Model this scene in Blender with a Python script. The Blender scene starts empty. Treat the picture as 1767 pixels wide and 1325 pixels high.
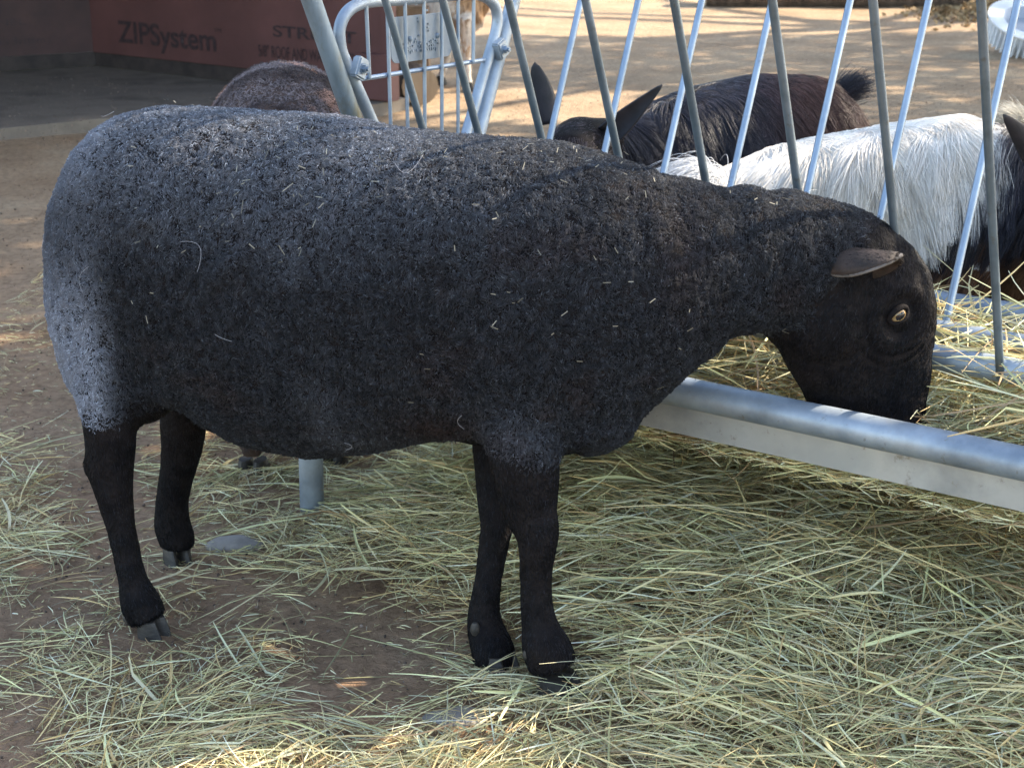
import bpy, bmesh, math, random
import numpy as np
from mathutils import Vector, Matrix
rnd = random.Random(7)
R = np.random.default_rng(11); RC = np.random.default_rng(5)
sc = bpy.context.scene
COL = sc.collection

# ------------------------------------------------------------------ camera, sky, sun, exposure
FPX = 2770.0; TH = math.radians(18.5); CH = 1.12
cam_d = bpy.data.cameras.new('camera'); cam = bpy.data.objects.new('camera', cam_d); COL.objects.link(cam)
cam.location = (0, 0, CH); cam.rotation_euler = (math.pi/2 - TH, 0, 0)
cam_d.sensor_width = 36; cam_d.lens = 36*FPX/1767; cam_d.clip_start = .05; cam_d.clip_end = 400
cam_d.dof.use_dof = True; cam_d.dof.focus_distance = 2.25; cam_d.dof.aperture_fstop = 13
sc.camera = cam
SUN = Vector((.74, .26, .62)).normalized()
el = math.asin(SUN.z); az = math.atan2(SUN.x, SUN.y)
w = bpy.data.worlds.new('World'); sc.world = w; w.use_nodes = True
nt = w.node_tree; sky = nt.nodes.new('ShaderNodeTexSky'); sky.sky_type = 'NISHITA'; sky.sun_disc = False
sky.sun_elevation = el; sky.sun_rotation = az; sky.dust_density = 1.0
bg = nt.nodes['Background']; nt.links.new(sky.outputs[0], bg.inputs[0]); bg.inputs[1].default_value = .15
sd = bpy.data.lights.new('sun', 'SUN'); sd.energy = 3.2; sd.angle = math.radians(.55); sd.color = (1, .93, .82)
so = bpy.data.objects.new('sun', sd); COL.objects.link(so); so.rotation_euler = SUN.to_track_quat('Z', 'Y').to_euler()
so.location = (8, 3, 8)
sc.view_settings.view_transform = 'Standard'; sc.view_settings.look = 'None'
sc.view_settings.exposure = 2.28; sc.view_settings.gamma = 1
sc.view_settings.use_white_balance = True; sc.view_settings.white_balance_temperature = 7300; sc.view_settings.white_balance_tint = 9
sc.cycles.max_bounces = 6; sc.cycles.diffuse_bounces = 4; sc.cycles.glossy_bounces = 2; sc.cycles.transmission_bounces = 2
sc.cycles.use_denoising = True

# ------------------------------------------------------------------ geometry helpers
FW = np.array([0, math.cos(TH), -math.sin(TH)]); UP = np.array([0, math.sin(TH), math.cos(TH)]); RT = np.array([1., 0, 0])
C0 = np.array([0, 0, CH])
def ray(u, v): return FW + (u-883.5)/FPX*RT - (v-662.5)/FPX*UP
def atY(u, v, Y):                      # point at world depth Y measured from the photograph
    r = ray(u, v); return C0 + r*(Y/r[1])
def atz(u, v, z=0.):
    r = ray(u, v); return C0 + r*((z-CH)/r[2])
def pxm(p): return float((np.asarray(p)-C0) @ FW)/FPX      # metres per photo pixel at p

def hsh(i, j, k, s):
    n = (i*374761393 + j*668265263 + k*2147483647 + s*974634777) & 0xffffffff
    n = ((n ^ (n >> 13))*1274126177) & 0xffffffff
    return ((n ^ (n >> 16)) & 0xffff)/65535.
def vnoise(P, scale, seed=0):
    Q = np.asarray(P, float)*scale; I = np.floor(Q).astype(np.int64); f = Q-I; f = f*f*(3-2*f); o = 0
    for a in (0, 1):
        for b in (0, 1):
            for c in (0, 1):
                wgt = (f[:, 0] if a else 1-f[:, 0])*(f[:, 1] if b else 1-f[:, 1])*(f[:, 2] if c else 1-f[:, 2])
                o = o + wgt*hsh(I[:, 0]+a, I[:, 1]+b, I[:, 2]+c, seed)
    return o
def fbm(P, scale, seed=0, oct=3):
    o = 0; a = 1; t = 0
    for k in range(oct): o = o+a*vnoise(P, scale*2**k, seed+k*17); t += a; a *= .5
    return o/t
def sstep(a, b, x): t = np.clip((x-a)/(b-a), 0, 1); return t*t*(3-2*t)

def link(name, data, parent=None):
    o = bpy.data.objects.new(name, data); COL.objects.link(o)
    if parent is not None: o.parent = parent; o.matrix_parent_inverse = Matrix.Translation(-Vector(parent.location))
    return o
def tag(o, label=None, cat=None, group=None, kind=None):
    if label: o['label'] = label
    if cat: o['category'] = cat
    if group: o['group'] = group
    if kind: o['kind'] = kind
    return o
def empty(name, loc): 
    o = bpy.data.objects.new(name, None); COL.objects.link(o); o.location = tuple(loc); o.empty_display_size = .05; return o

class MB:
    def __init__(s): s.V = []; s.F = []; s.M = []; s.n = 0
    def add(s, V, F, m=0):
        V = np.asarray(V, float); s.V.append(V); s.F += [tuple(i+s.n for i in f) for f in F]; s.M += [m]*len(F); s.n += len(V); return s
    def box(s, c, hx, hy, hz, ax=(1, 0, 0), ay=(0, 1, 0), az_=(0, 0, 1), m=0, bev=0):
        ax, ay, az_ = (np.asarray(t, float) for t in (ax, ay, az_)); c = np.asarray(c, float)
        bm = bmesh.new(); bmesh.ops.create_cube(bm, size=2)
        for v in bm.verts: v.co = Vector((v.co.x*hx, v.co.y*hy, v.co.z*hz))
        if bev: bmesh.ops.bevel(bm, geom=bm.edges[:], offset=bev, segments=2, affect='EDGES')
        V = [c+ax*v.co.x+ay*v.co.y+az_*v.co.z for v in bm.verts]
        s.add(V, [tuple(v.index for v in f.verts) for f in bm.faces], m); bm.free(); return s
    def tube(s, pts, r, seg=14, cap=True, m=0, flat=None):
        pts = [np.asarray(p, float) for p in pts]; n = len(pts); r = [r]*n if np.isscalar(r) else list(r)
        T = [pts[min(i+1, n-1)]-pts[max(i-1, 0)] for i in range(n)]; T = [t/np.linalg.norm(t) for t in T]
        a = np.cross(T[0], [0, 0, 1.]) if abs(T[0][2]) < .9 else np.cross(T[0], [0, 1., 0]); V = []
        for i in range(n):
            a = a-T[i]*(a@T[i]); a /= np.linalg.norm(a); b = np.cross(T[i], a)
            for k in range(seg):
                t = 2*math.pi*k/seg; V.append(pts[i]+(a*math.cos(t)+b*math.sin(t))*r[i])
        F = [(i*seg+k, i*seg+(k+1) % seg, (i+1)*seg+(k+1) % seg, (i+1)*seg+k) for i in range(n-1) for k in range(seg)]
        if cap: F += [tuple(range(seg))[::-1], tuple(range((n-1)*seg, n*seg))]
        return s.add(V, F, m)
    def rings(s, rings, m=0, cap=True):
        seg = len(rings[0]); n = len(rings); V = np.concatenate(rings)
        F = [(i*seg+k, i*seg+(k+1) % seg, (i+1)*seg+(k+1) % seg, (i+1)*seg+k) for i in range(n-1) for k in range(seg)]
        if cap:
            V = np.concatenate([V, [rings[0].mean(0)], [rings[-1].mean(0)]]); b = n*seg
            F += [(b, (k+1) % seg, k) for k in range(seg)]+[(b+1, (n-1)*seg+k, (n-1)*seg+(k+1) % seg) for k in range(seg)]
        return s.add(V, F, m)
    def ball(s, c, rx, ry, rz, m=0, nu=16, nv=10, ax=None):
        V = []; A = np.eye(3) if ax is None else np.array(ax)
        rg = []
        for i in range(1, nv):
            p = math.pi*i/nv
            rg.append(np.array([np.asarray(c)+A.T@np.array([rx*math.sin(p)*math.cos(2*math.pi*k/nu), ry*math.sin(p)*math.sin(2*math.pi*k/nu), rz*math.cos(p)]) for k in range(nu)]))
        return s.rings(rg, m)
    def mesh(s, name, smooth=True):
        me = bpy.data.meshes.new(name); me.from_pydata(np.concatenate(s.V).tolist(), [], s.F)
        bm = bmesh.new(); bm.from_mesh(me); bmesh.ops.recalc_face_normals(bm, faces=bm.faces[:]); bm.to_mesh(me) if False else None; bm.free()
        me.polygons.foreach_set('material_index', s.M)
        if smooth: me.polygons.foreach_set('use_smooth', [True]*len(me.polygons))
        me.update(); return me
    def build(s, name, mats, parent=None, smooth=True, auto=True):
        me = s.mesh(name, smooth)
        bm = bmesh.new(); bm.from_mesh(me); bmesh.ops.recalc_face_normals(bm, faces=bm.faces[:]); bm.to_mesh(me); bm.free()
        if smooth and auto: me.set_sharp_from_angle(angle=math.radians(40))
        for q in (mats if isinstance(mats, (list, tuple)) else [mats]): me.materials.append(q)
        return link(name, me, parent)

def fastmesh(name, V, Q, mats, parent=None, col=None, cname='col', smooth=False):
    me = bpy.data.meshes.new(name); nv = len(V); nf, k = Q.shape
    me.vertices.add(nv); me.vertices.foreach_set('co', np.ascontiguousarray(V, np.float32).ravel())
    me.loops.add(nf*k); me.loops.foreach_set('vertex_index', Q.astype(np.int32).ravel())
    me.polygons.add(nf); me.polygons.foreach_set('loop_start', np.arange(0, nf*k, k, dtype=np.int32))
    try: me.polygons.foreach_set('loop_total', np.full(nf, k, np.int32))
    except Exception: pass
    if smooth: me.polygons.foreach_set('use_smooth', np.ones(nf, bool))
    if col is not None:
        a = me.attributes.new(cname, 'FLOAT_COLOR', 'POINT'); c = np.ones((nv, 4), np.float32); c[:, :3] = col; a.data.foreach_set('color', c.ravel())
    me.update(); me.validate()
    for q in (mats if isinstance(mats, (list, tuple)) else [mats]): me.materials.append(q)
    return link(name, me, parent)

def hair(name, P, rad, col, m, parent=None):
    """P n,k,3 strands; rad n,k; col n,3 -> one curves object"""
    n, k, _ = P.shape; c = bpy.data.hair_curves.new(name); c.add_curves([k]*n)
    c.attributes['position'].data.foreach_set('vector', np.ascontiguousarray(P, np.float32).ravel())
    a = c.attributes.get('radius') or c.attributes.new('radius', 'FLOAT', 'POINT'); a.data.foreach_set('value', np.ascontiguousarray(rad, np.float32).ravel())
    a = c.attributes.new('col', 'FLOAT_COLOR', 'CURVE'); q = np.ones((n, 4), np.float32); q[:, :3] = col; a.data.foreach_set('color', q.ravel())
    c.materials.append(m); return link(name, c, parent)

# ------------------------------------------------------------------ materials
def newmat(name):
    m = bpy.data.materials.new(name); m.use_nodes = True; return m, m.node_tree.nodes, m.node_tree.links, m.node_tree.nodes['Principled BSDF']
def ramp(N, L, src, stops):
    r = N.new('ShaderNodeValToRGB'); L.new(src, r.inputs[0]); e = r.color_ramp.elements
    while len(e) < len(stops): e.new(.5)
    for q, (p, c) in zip(e, stops): q.position = p; q.color = (*c, 1)
    return r
def noise(N, L, vec, scale, detail=6, rough=.6):
    n = N.new('ShaderNodeTexNoise'); n.inputs['Scale'].default_value = scale; n.inputs['Detail'].default_value = detail; n.inputs['Roughness'].default_value = rough
    if vec is not None: L.new(vec, n.inputs['Vector'])
    return n
def nmat(name, c1, c2, scale=10, rough=.7, metal=0., bump=0., bscale=None, c3=None, dist=.01, spec=.5, stretch=None, rvar=.0, lo=.35, hi=.65):
    m, N, L, B = newmat(name); tc = N.new('ShaderNodeTexCoord').outputs['Object']
    if stretch:
        mp = N.new('ShaderNodeMapping'); mp.inputs['Scale'].default_value = stretch; L.new(tc, mp.inputs[0]); tc = mp.outputs[0]
    n = noise(N, L, tc, scale); st = [(lo, c1), (hi, c2)] if c3 is None else [(lo, c1), ((lo+hi)/2, c2), (hi, c3)]
    r = ramp(N, L, n.outputs[0], st); L.new(r.outputs[0], B.inputs['Base Color'])
    B.inputs['Roughness'].default_value = rough; B.inputs['Metallic'].default_value = metal; B.inputs['Specular IOR Level'].default_value = spec
    if rvar:
        mr = N.new('ShaderNodeMapRange'); mr.inputs[3].default_value = rough-rvar; mr.inputs[4].default_value = rough+rvar
        n3 = noise(N, L, tc, scale*2.7); L.new(n3.outputs[0], mr.inputs[0]); L.new(mr.outputs[0], B.inputs['Roughness'])
    if bump:
        b = N.new('ShaderNodeBump'); b.inputs['Strength'].default_value = bump; b.inputs['Distance'].default_value = dist
        n2 = noise(N, L, tc, bscale or scale*4, 8, .65); L.new(n2.outputs[0], b.inputs['Height']); L.new(b.outputs[0], B.inputs['Normal'])
    return m
def wear(m, scale, amt, colr, lo=.60, hi=.68, stretch=(1, 1, 1)):
    """scattered dirt specks and scuffs over a finished metal"""
    N, L = m.node_tree.nodes, m.node_tree.links; B = N['Principled BSDF']; src = B.inputs['Base Color'].links[0].from_socket
    mp = N.new('ShaderNodeMapping'); mp.inputs['Scale'].default_value = stretch; L.new(N.new('ShaderNodeTexCoord').outputs['Object'], mp.inputs[0])
    n = noise(N, L, mp.outputs[0], scale, 7, .7); r = ramp(N, L, n.outputs[0], [(lo, (0, 0, 0)), (hi, (amt, amt, amt))])
    x = N.new('ShaderNodeMix'); x.data_type = 'RGBA'; x.inputs[7].default_value = (*colr, 1); L.new(r.outputs[0], x.inputs[0]); L.new(src, x.inputs[6]); L.new(x.outputs[2], B.inputs['Base Color'])
def attrmat(name, rough=.6, spec=.3, trans=0., fuzz=0.):
    m, N, L, B = newmat(name); a = N.new('ShaderNodeAttribute'); a.attribute_name = 'col'; L.new(a.outputs['Color'], B.inputs['Base Color'])
    B.inputs['Roughness'].default_value = rough; B.inputs['Specular IOR Level'].default_value = spec
    if trans:
        t = N.new('ShaderNodeBsdfTranslucent'); L.new(a.outputs['Color'], t.inputs[0]); mx = N.new('ShaderNodeMixShader'); mx.inputs[0].default_value = trans
        L.new(B.outputs[0], mx.inputs[1]); L.new(t.outputs[0], mx.inputs[2]); L.new(mx.outputs[0], N['Material Output'].inputs[0])
    return m
M = {}
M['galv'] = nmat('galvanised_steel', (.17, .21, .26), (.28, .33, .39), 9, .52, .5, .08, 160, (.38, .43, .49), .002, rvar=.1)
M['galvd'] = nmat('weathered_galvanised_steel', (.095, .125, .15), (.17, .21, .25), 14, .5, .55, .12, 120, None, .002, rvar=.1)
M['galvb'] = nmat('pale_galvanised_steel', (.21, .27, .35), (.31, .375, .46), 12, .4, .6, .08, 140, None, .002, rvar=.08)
M['galvold'] = nmat('stained_galvanised_steel', (.12, .14, .14), (.23, .29, .35), 7, .55, .5, .15, 90, (.21, .255, .29), .002, rvar=.1, stretch=(1, 1, .35))
M['sheet'] = nmat('galvanised_sheet', (.25, .27, .285), (.38, .40, .41), 6, .42, .5, .1, 60, (.31, .335, .35), .002, rvar=.1)
M['skin'] = nmat('black_skin', (.005, .0045, .0055), (.014, .011, .011), 40, .8, 0, .5, 200, None, .004, .08)
M['skindk'] = nmat('dark_skin', (.012, .01, .011), (.03, .022, .02), 30, .8, 0, .4, 200, None, .004, .25)
M['skinbr'] = nmat('brown_skin', (.03, .02, .018), (.07, .04, .03), 30, .8, 0, .4, 200, None, .004, .3)
M['skinear'] = nmat('ear_skin', (.022, .016, .014), (.052, .036, .031), 40, .7, 0, .4, 200, None, .003, .3)
M['rim'] = nmat('ear_rim_skin', (.07, .06, .055), (.14, .12, .11), 60, .7, 0, .3, 200, None, .002)
M['skinwh'] = nmat('pale_goat_skin', (.45, .40, .36), (.62, .58, .54), 30, .8, 0, .4, 200, None, .004, .3)
M['hoof'] = nmat('hoof_horn', (.014, .012, .011), (.055, .047, .041), 25, .55, 0, .4, 120, None, .003, .4, stretch=(1, 1, 4))
M['fleece'] = attrmat('fleece_strands', .5, .16)
M['short'] = attrmat('short_black_hair', .42, .12)
M['fur'] = attrmat('long_goat_hair', .42, .4)
M['hay'] = attrmat('hay_stems', .5, .35, .18)
M['bark'] = nmat('bark', (.05, .035, .025), (.16, .11, .08), 18, .9, 0, .8, 40, None, .02, stretch=(1, 1, .2))
M['leaf'] = nmat('leaf', (.04, .08, .02), (.09, .14, .04), 8, .5)
M['plate'] = nmat('name_plate_steel', (.17, .21, .25), (.24, .28, .33), 18, .5, .3, .25, 150, None, .002)
M['rope'] = nmat('straw_debris', (.35, .28, .15), (.5, .42, .25), 30, .8)
M['plastic'] = nmat('white_plastic', (.62, .65, .70), (.80, .82, .84), 9, .4, 0, .05, 40)
M['plasticin'] = nmat('grey_blue_liner', (.28, .33, .42), (.36, .41, .50), 6, .5)

wear(M['sheet'], 16, .8, (.16, .14, .11)); wear(M['sheet'], 70, .7, (.20, .17, .13), .62, .70); wear(M['galv'], 45, .7, (.16, .15, .13), .62, .70); wear(M['galv'], 8, .35, (.22, .19, .14), .5, .7)
wear(M['galvold'], 10, .8, (.16, .13, .06), .50, .62, (1, 1, .4)); wear(M['galvd'], 60, .6, (.10, .09, .07), .58, .68); wear(M['galvb'], 60, .5, (.2, .2, .2), .6, .7)
# ------------------------------------------------------------------ ground
def height(x, y):
    P = np.stack([x, y, np.zeros_like(x)], -1)
    near = sstep(7, 4, y)
    return .018*(fbm(P, 3.1, 3, 4)-.5)*(.4+.6*near) + .05*(fbm(P, .6, 9, 3)-.5)*sstep(3.5, 6, y)+.006*(fbm(P, 22, 5, 3)-.5)
def axis(vals): return np.unique(np.concatenate(vals).round(4))
gx = axis([np.linspace(-40, -3, 30), np.arange(-3, 3.2, .045), np.arange(-1.3, 1.2, .016), np.linspace(3.2, 40, 30)])
gy = axis([np.linspace(-8, 1.2, 16), np.arange(1.2, 3.4, .016), np.arange(3.4, 14, .055), np.linspace(14, 80, 40)])
GX, GY = np.meshgrid(gx, gy); V = np.stack([GX.ravel(), GY.ravel(), height(GX.ravel(), GY.ravel())], -1)
nx, ny = len(gx), len(gy); I = np.arange(nx*ny).reshape(ny, nx)
Q = np.stack([I[:-1, :-1].ravel(), I[:-1, 1:].ravel(), I[1:, 1:].ravel(), I[1:, :-1].ravel()], -1)
m, N, L, B = newmat('packed_soil'); tc = N.new('ShaderNodeTexCoord').outputs['Object']
n1 = noise(N, L, tc, 2.2, 8, .65); n2 = noise(N, L, tc, 45, 8, .75); n3 = noise(N, L, tc, .55, 4)
sx = N.new('ShaderNodeSeparateXYZ'); L.new(tc, sx.inputs[0])
dark = ramp(N, L, n1.outputs[0], [(.3, (.25, .150, .090)), (.5, (.37, .235, .148)), (.7, (.47, .32, .21))])
tan = ramp(N, L, n1.outputs[0], [(.3, (.28, .19, .12)), (.55, (.39, .28, .185)), (.75, (.46, .36, .25))])
mr = N.new('ShaderNodeMapRange'); mr.inputs[1].default_value = 2.6; mr.inputs[2].default_value = 5.2; L.new(sx.outputs[1], mr.inputs[0])
ad = N.new('ShaderNodeMath'); ad.operation = 'MULTIPLY_ADD'; ad.inputs[1].default_value = .9; L.new(n3.outputs[0], ad.inputs[0]); 
sb = N.new('ShaderNodeMath'); sb.operation = 'SUBTRACT'; sb.inputs[1].default_value = .45; L.new(mr.outputs[0], sb.inputs[0]); L.new(sb.outputs[0], ad.inputs[2])
ad.use_clamp = True
mx = N.new('ShaderNodeMix'); mx.data_type = 'RGBA'; L.new(ad.outputs[0], mx.inputs[0]); L.new(dark.outputs[0], mx.inputs[6]); L.new(tan.outputs[0], mx.inputs[7])
sp = ramp(N, L, n2.outputs[0], [(.32, (.55, .52, .5)), (.5, (1, 1, 1)), (.7, (1.35, 1.3, 1.25))])
mu = N.new('ShaderNodeMix'); mu.data_type = 'RGBA'; mu.blend_type = 'MULTIPLY'; mu.inputs[0].default_value = 1
L.new(mx.outputs[2], mu.inputs[6]); L.new(sp.outputs[0], mu.inputs[7]); L.new(mu.outputs[2], B.inputs['Base Color'])
B.inputs['Roughness'].default_value = .95; B.inputs['Specular IOR Level'].default_value = .2
b = N.new('ShaderNodeBump'); b.inputs['Strength'].default_value = 1; b.inputs['Distance'].default_value = .02; n5 = noise(N, L, tc, 130, 5, .7); a5 = N.new('ShaderNodeMath'); a5.operation = 'MULTIPLY_ADD'; a5.inputs[1].default_value = .35; L.new(n5.outputs[0], a5.inputs[0]); L.new(n2.outputs[0], a5.inputs[2]); L.new(a5.outputs[0], b.inputs['Height']); L.new(b.outputs[0], B.inputs['Normal'])
M['soil'] = m
tag(fastmesh('ground', V, Q, m, smooth=True), kind='structure')

# ------------------------------------------------------------------ shed: slab, walls, roof
WA = np.array([-2.15, 8.36, 0.]); WB = np.array([-.58, 7.22, 0.])          # back wall, inner corner to free end
wd = (WB-WA)/np.linalg.norm(WB-WA); wn = np.array([wd[1], -wd[0], 0]); wn = wn if wn[1] < 0 else -wn
WL = WA+np.array([-2.6, -1.35, 0]); ld = (WL-WA)/np.linalg.norm(WL-WA); ln = np.array([-ld[1], ld[0], 0]); ln = ln if ln[1] < 0 else -ln
m, N, L, B = newmat('red_sheathing_panel'); tc = N.new('ShaderNodeTexCoord').outputs['Object']
n1 = noise(N, L, tc, 3, 5); r1 = ramp(N, L, n1.outputs[0], [(.3, (.095, .040, .036)), (.7, (.145, .060, .054))])
L.new(r1.outputs[0], B.inputs['Base Color']); B.inputs['Roughness'].default_value = .65
n2 = noise(N, L, tc, 60); b = N.new('ShaderNodeBump'); b.inputs['Strength'].default_value = .25; b.inputs['Distance'].default_value = .004; L.new(n2.outputs[0], b.inputs['Height']); L.new(b.outputs[0], B.inputs['Normal'])
M['panel'] = m
M['panelshade'] = nmat('shade_dark_panel', (.045, .024, .023), (.08, .038, .034), 4, .7, 0, .25, 60, None, .004)  # left wall: panel colour darkened, deep shade put into the tone
M['kick'] = nmat('dark_sill_timber', (.03, .024, .022), (.06, .045, .04), 12, .85)
M['ink'] = nmat('black_print', (.028, .017, .02), (.06, .034, .034), 60, .7)
M['slab'] = nmat('dusty_concrete', (.085, .072, .06), (.17, .142, .115), 3, .9, 0, .5, 70, (.125, .105, .088), .006)
M['wood'] = nmat('timber', (.22, .14, .08), (.38, .27, .17), 10, .8, 0, .4, 60, None, .004, stretch=(1, 1, .2))
M['roof'] = nmat('roof_sheet', (.16, .15, .14), (.24, .23, .22), 5, .6)
sl = MB()
a0 = atz(-420, 285); a1 = atz(250, 216); a2 = WB+wd*.06+wn*.30; 
pts = [a0, a1, a2, WB+wd*.06-wn*.1, WA-wn*.3+ld*-.1, WL+ld*.3-ln*.1, WL+ld*1.2+np.array([0, -1., 0])]
top = [p*[1, 1, 0]+[0, 0, .045] for p in pts]; bot = [p*[1, 1, 0]+[0, 0, -.08] for p in pts]; k = len(pts)
sl.add(top+bot, [tuple(range(k)), tuple(range(2*k-1, k-1, -1))]+[(i, (i+1) % k, (i+1) % k+k, i+k) for i in range(k)])
slo = sl.build('shed_floor', M['slab'], smooth=False); tag(slo, kind='structure')
shed = empty('shed', WA+[0, 0, .045]); tag(shed, 'open-fronted shed of dark red sheathing panels printed with black lettering', 'shed')
wb = MB(); Lw = np.linalg.norm(WB-WA)
wb.box(WA+wd*Lw/2-wn*.008+[0, 0, .96], Lw/2, .008, .84, wd, wn); wallb = wb.build('wall', M['panel'], shed, False)
wallb['label'] = 'red sheathing back wall with the large printed words'
wl = MB(); Ll = np.linalg.norm(WL-WA)
wl.box(WA+ld*(Ll/2-.03)-ln*.008+[0, 0, .96], Ll/2, .008, .84, ld, ln); wl.build('wall', M['panelshade'], shed, False)['label'] = 'dark side wall on the left in deep shade'
kb = MB().box(WA+wd*Lw/2-wn*.03+[0, 0, .083], Lw/2, .02, .035, wd, wn).build('sill_plate', M['kick'], shed, False)
kb = MB().box(WA+ld*(Ll/2-.035)-ln*.03+[0, 0, .083], Ll/2, .02, .035, ld, ln).build('sill_plate', M['kick'], shed, False)
MB().box(WB+wd*.027-wn*.02+[0, 0, .92], .024, .03, .875, wd, wn, bev=.003).build('corner_post', M['panel'], shed, False)
MB().box(WB+wd*.0-wn*-.03+[0, 0, .15], .10, .035, .10, wd, wn, bev=.006).build('post_block', M['panel'], shed, False)
rc = (WA+WB)/2-wd*1.45+wn*1.05+np.array([0, 0, 1.86]); MB().box(rc, 2.45, 1.75, .04, wd, wn).build('roof', M['roof'], shed, False)  # unseen roof, set low and far forward to darken the inside
# unseen end wall added so the inside stays as dark as it is
MB().box(WL+np.array([.2, -1.5, .96]), .02, 1.45, .84).build('wall', M['panel'], shed, False)['label'] = 'end wall out of view on the left'
def ontowall(u, v, P0, d, n, off=.003):
    r = ray(u, v); t = ((P0-C0)@n)/(r@n); return C0+r*t+n*off
def text(s, u0, v0, u1, v1, hpx, P0, d, n, parent, bold=0., name='lettering', off=.003):
    fc = bpy.data.curves.new(name, 'FONT'); fc.body = s; fc.size = 1; fc.offset = bold
    o = bpy.data.objects.new('tmp', fc); COL.objects.link(o); dg = bpy.context.evaluated_depsgraph_get(); me = bpy.data.meshes.new_from_object(o.evaluated_get(dg))
    bpy.data.objects.remove(o)
    co = np.array([v.co[:] for v in me.vertices]); mn = co.min(0); mxx = co.max(0)
    A0 = ontowall(u0, v0, P0, d, n, off); A1 = ontowall(u1, v1, P0, d, n, off); wm = (A1-A0)@d; base = A0[2]
    hm = hpx*pxm(A0)*1.02
    for i, v in enumerate(me.vertices):
        a = (co[i, 0]-mn[0])/(mxx[0]-mn[0]); h = (co[i, 1])/ .72
        p = A0*[1, 1, 0]+d*(a*wm)+np.array([0, 0, base+h*hm]); v.co = Vector(p)
    me.materials.clear(); me.materials.append(M['ink']); return link(name, me, parent)
if True:
    dd = wd if wd[0] > 0 else -wd
    text('STRUCT 1', 472, 63, 640, 72, 19, WA, dd, wn, wallb, .02)
    text('5/8" ROOF AND WALL SHEATHING', 447, 97, 640, 107, 20, WA, dd, wn, wallb, .005)
    text('ZIPSystem', 205, 72, 374, 84, 36, WA, dd, wn, wallb, .02)
    text('TM', 370, 55, 382, 56, 6, WA, dd, wn, wallb)
    text('PANEL', -40, 47, 46, 47, 11, WA, -ld, ln, shed.children[1], .0)
    text('es System', 0, 78, 78, 80, 12, WA, -ld, ln, shed.children[1], .0)

# ------------------------------------------------------------------ hay feeder
A = np.array([-.3476, 2.6211, 0]); e = np.array([.8197, -.5728, 0]); nn = np.array([.5728, .8197, 0])
def FP(s, n, z): return A+e*s+nn*n+np.array([0, 0, z])
S1 = 2.35; NC = .31; H0 = .063; ZB = .41; ZT = 1.22; KB = .42; KE = .5
fd = empty('hay_feeder', FP(0, .31, 0)); tag(fd, 'galvanised steel V-rack hay feeder with slanted round bars above a long trough', 'feeder')
MB().tube([FP(-.02, 0, .37), FP(S1, 0, .37)], .0225, 20).build('rail', M['galv'], fd)['label'] = 'near trough rail under the sheep\'s muzzle'
MB().tube([FP(-.02, .67, .37), FP(S1, .67, .37)], .0225, 20).build('rail', M['galv'], fd)['label'] = 'far trough rail'
MB().tube([FP(0, NC-H0, ZB), FP(S1, NC-H0, ZB)], .019, 18).build('rail', M['galv'], fd)
MB().tube([FP(0, NC+H0, ZB), FP(S1, NC+H0, ZB)], .019, 18).build('rail', M['galv'], fd)
MB().tube([FP(-.05, NC-H0-KE*(ZT-ZB), ZT), FP(S1, NC-H0-KE*(ZT-ZB), ZT)], .019, 18).build('rail', M['galv'], fd)
MB().tube([FP(-.05, NC+H0+KE*(ZT-ZB), ZT), FP(S1, NC+H0+KE*(ZT-ZB), ZT)], .019, 18).build('rail', M['galv'], fd)
# trough sheet: flange under each rail, sloping sides and flat bottom
prof = [(.004, .352), (.004, .303), (.016, .298), (.22, .235), (.45, .235), (.654, .298), (.666, .303), (.666, .352)]
th = .0025; pr2 = [(n+(th if i < 4 else -th), z+th) for i, (n, z) in enumerate(prof)]
V = [FP(s, n, z) for s in (0, S1) for n, z in prof+pr2[::-1]]; k = len(prof)*2
MB().add(V, [(i, (i+1) % k, (i+1) % k+k, i+k) for i in range(k)]+[(j, j+1, k-2-j, k-1-j) for j in range(len(prof)-1)]+[(k+j, k+j+1, 2*k-2-j, 2*k-1-j) for j in range(len(prof)-1)]).build('trough_sheet', M['sheet'], fd, False)
ep = [FP(-.001, n, z) for n, z in prof]
MB().add(ep+[p+e*-.003 for p in ep], [tuple(range(8)), tuple(range(15, 7, -1))]+[(i, (i+1) % 8, (i+1) % 8+8, i+8) for i in range(8)]).build('trough_end', M['sheet'], fd, False)
def leg(s, n, s2, n2, top=.352, r=.0215):
    MB().tube([FP(s2, n2, -.02), FP(s, n, top)], r, 18).build('leg', M['galv'], fd)
leg(.0, .0, -.012, .004); leg(.0, .67, -.012, .68); leg(1.32, 0, 1.335, -.075); leg(1.32, .67, 1.32, .68); leg(S1-.02, 0, S1, 0); leg(S1-.02, .67, S1, .67)
# bars
def bar(s, sgn, mt, zb=ZB, zt=ZT):
    kk = KB; P0 = FP(s, NC+sgn*(H0+.012), zb-.01); P1 = FP(s, NC+sgn*(H0+.012+kk*(zt-zb)), zt)
    return MB().tube([P0, P1], .0062, 12).build('bar', mt, fd)
# fitted spacing along the rack, near side and far side
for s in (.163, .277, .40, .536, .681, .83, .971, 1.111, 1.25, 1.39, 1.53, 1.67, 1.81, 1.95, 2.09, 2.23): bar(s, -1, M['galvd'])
for s in (.176, .296, .422, .555, .694, .827, .969, 1.11, 1.25, 1.39, 1.53, 1.67, 1.81, 1.95, 2.09, 2.23): bar(s, 1, M['galvb'])
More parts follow.
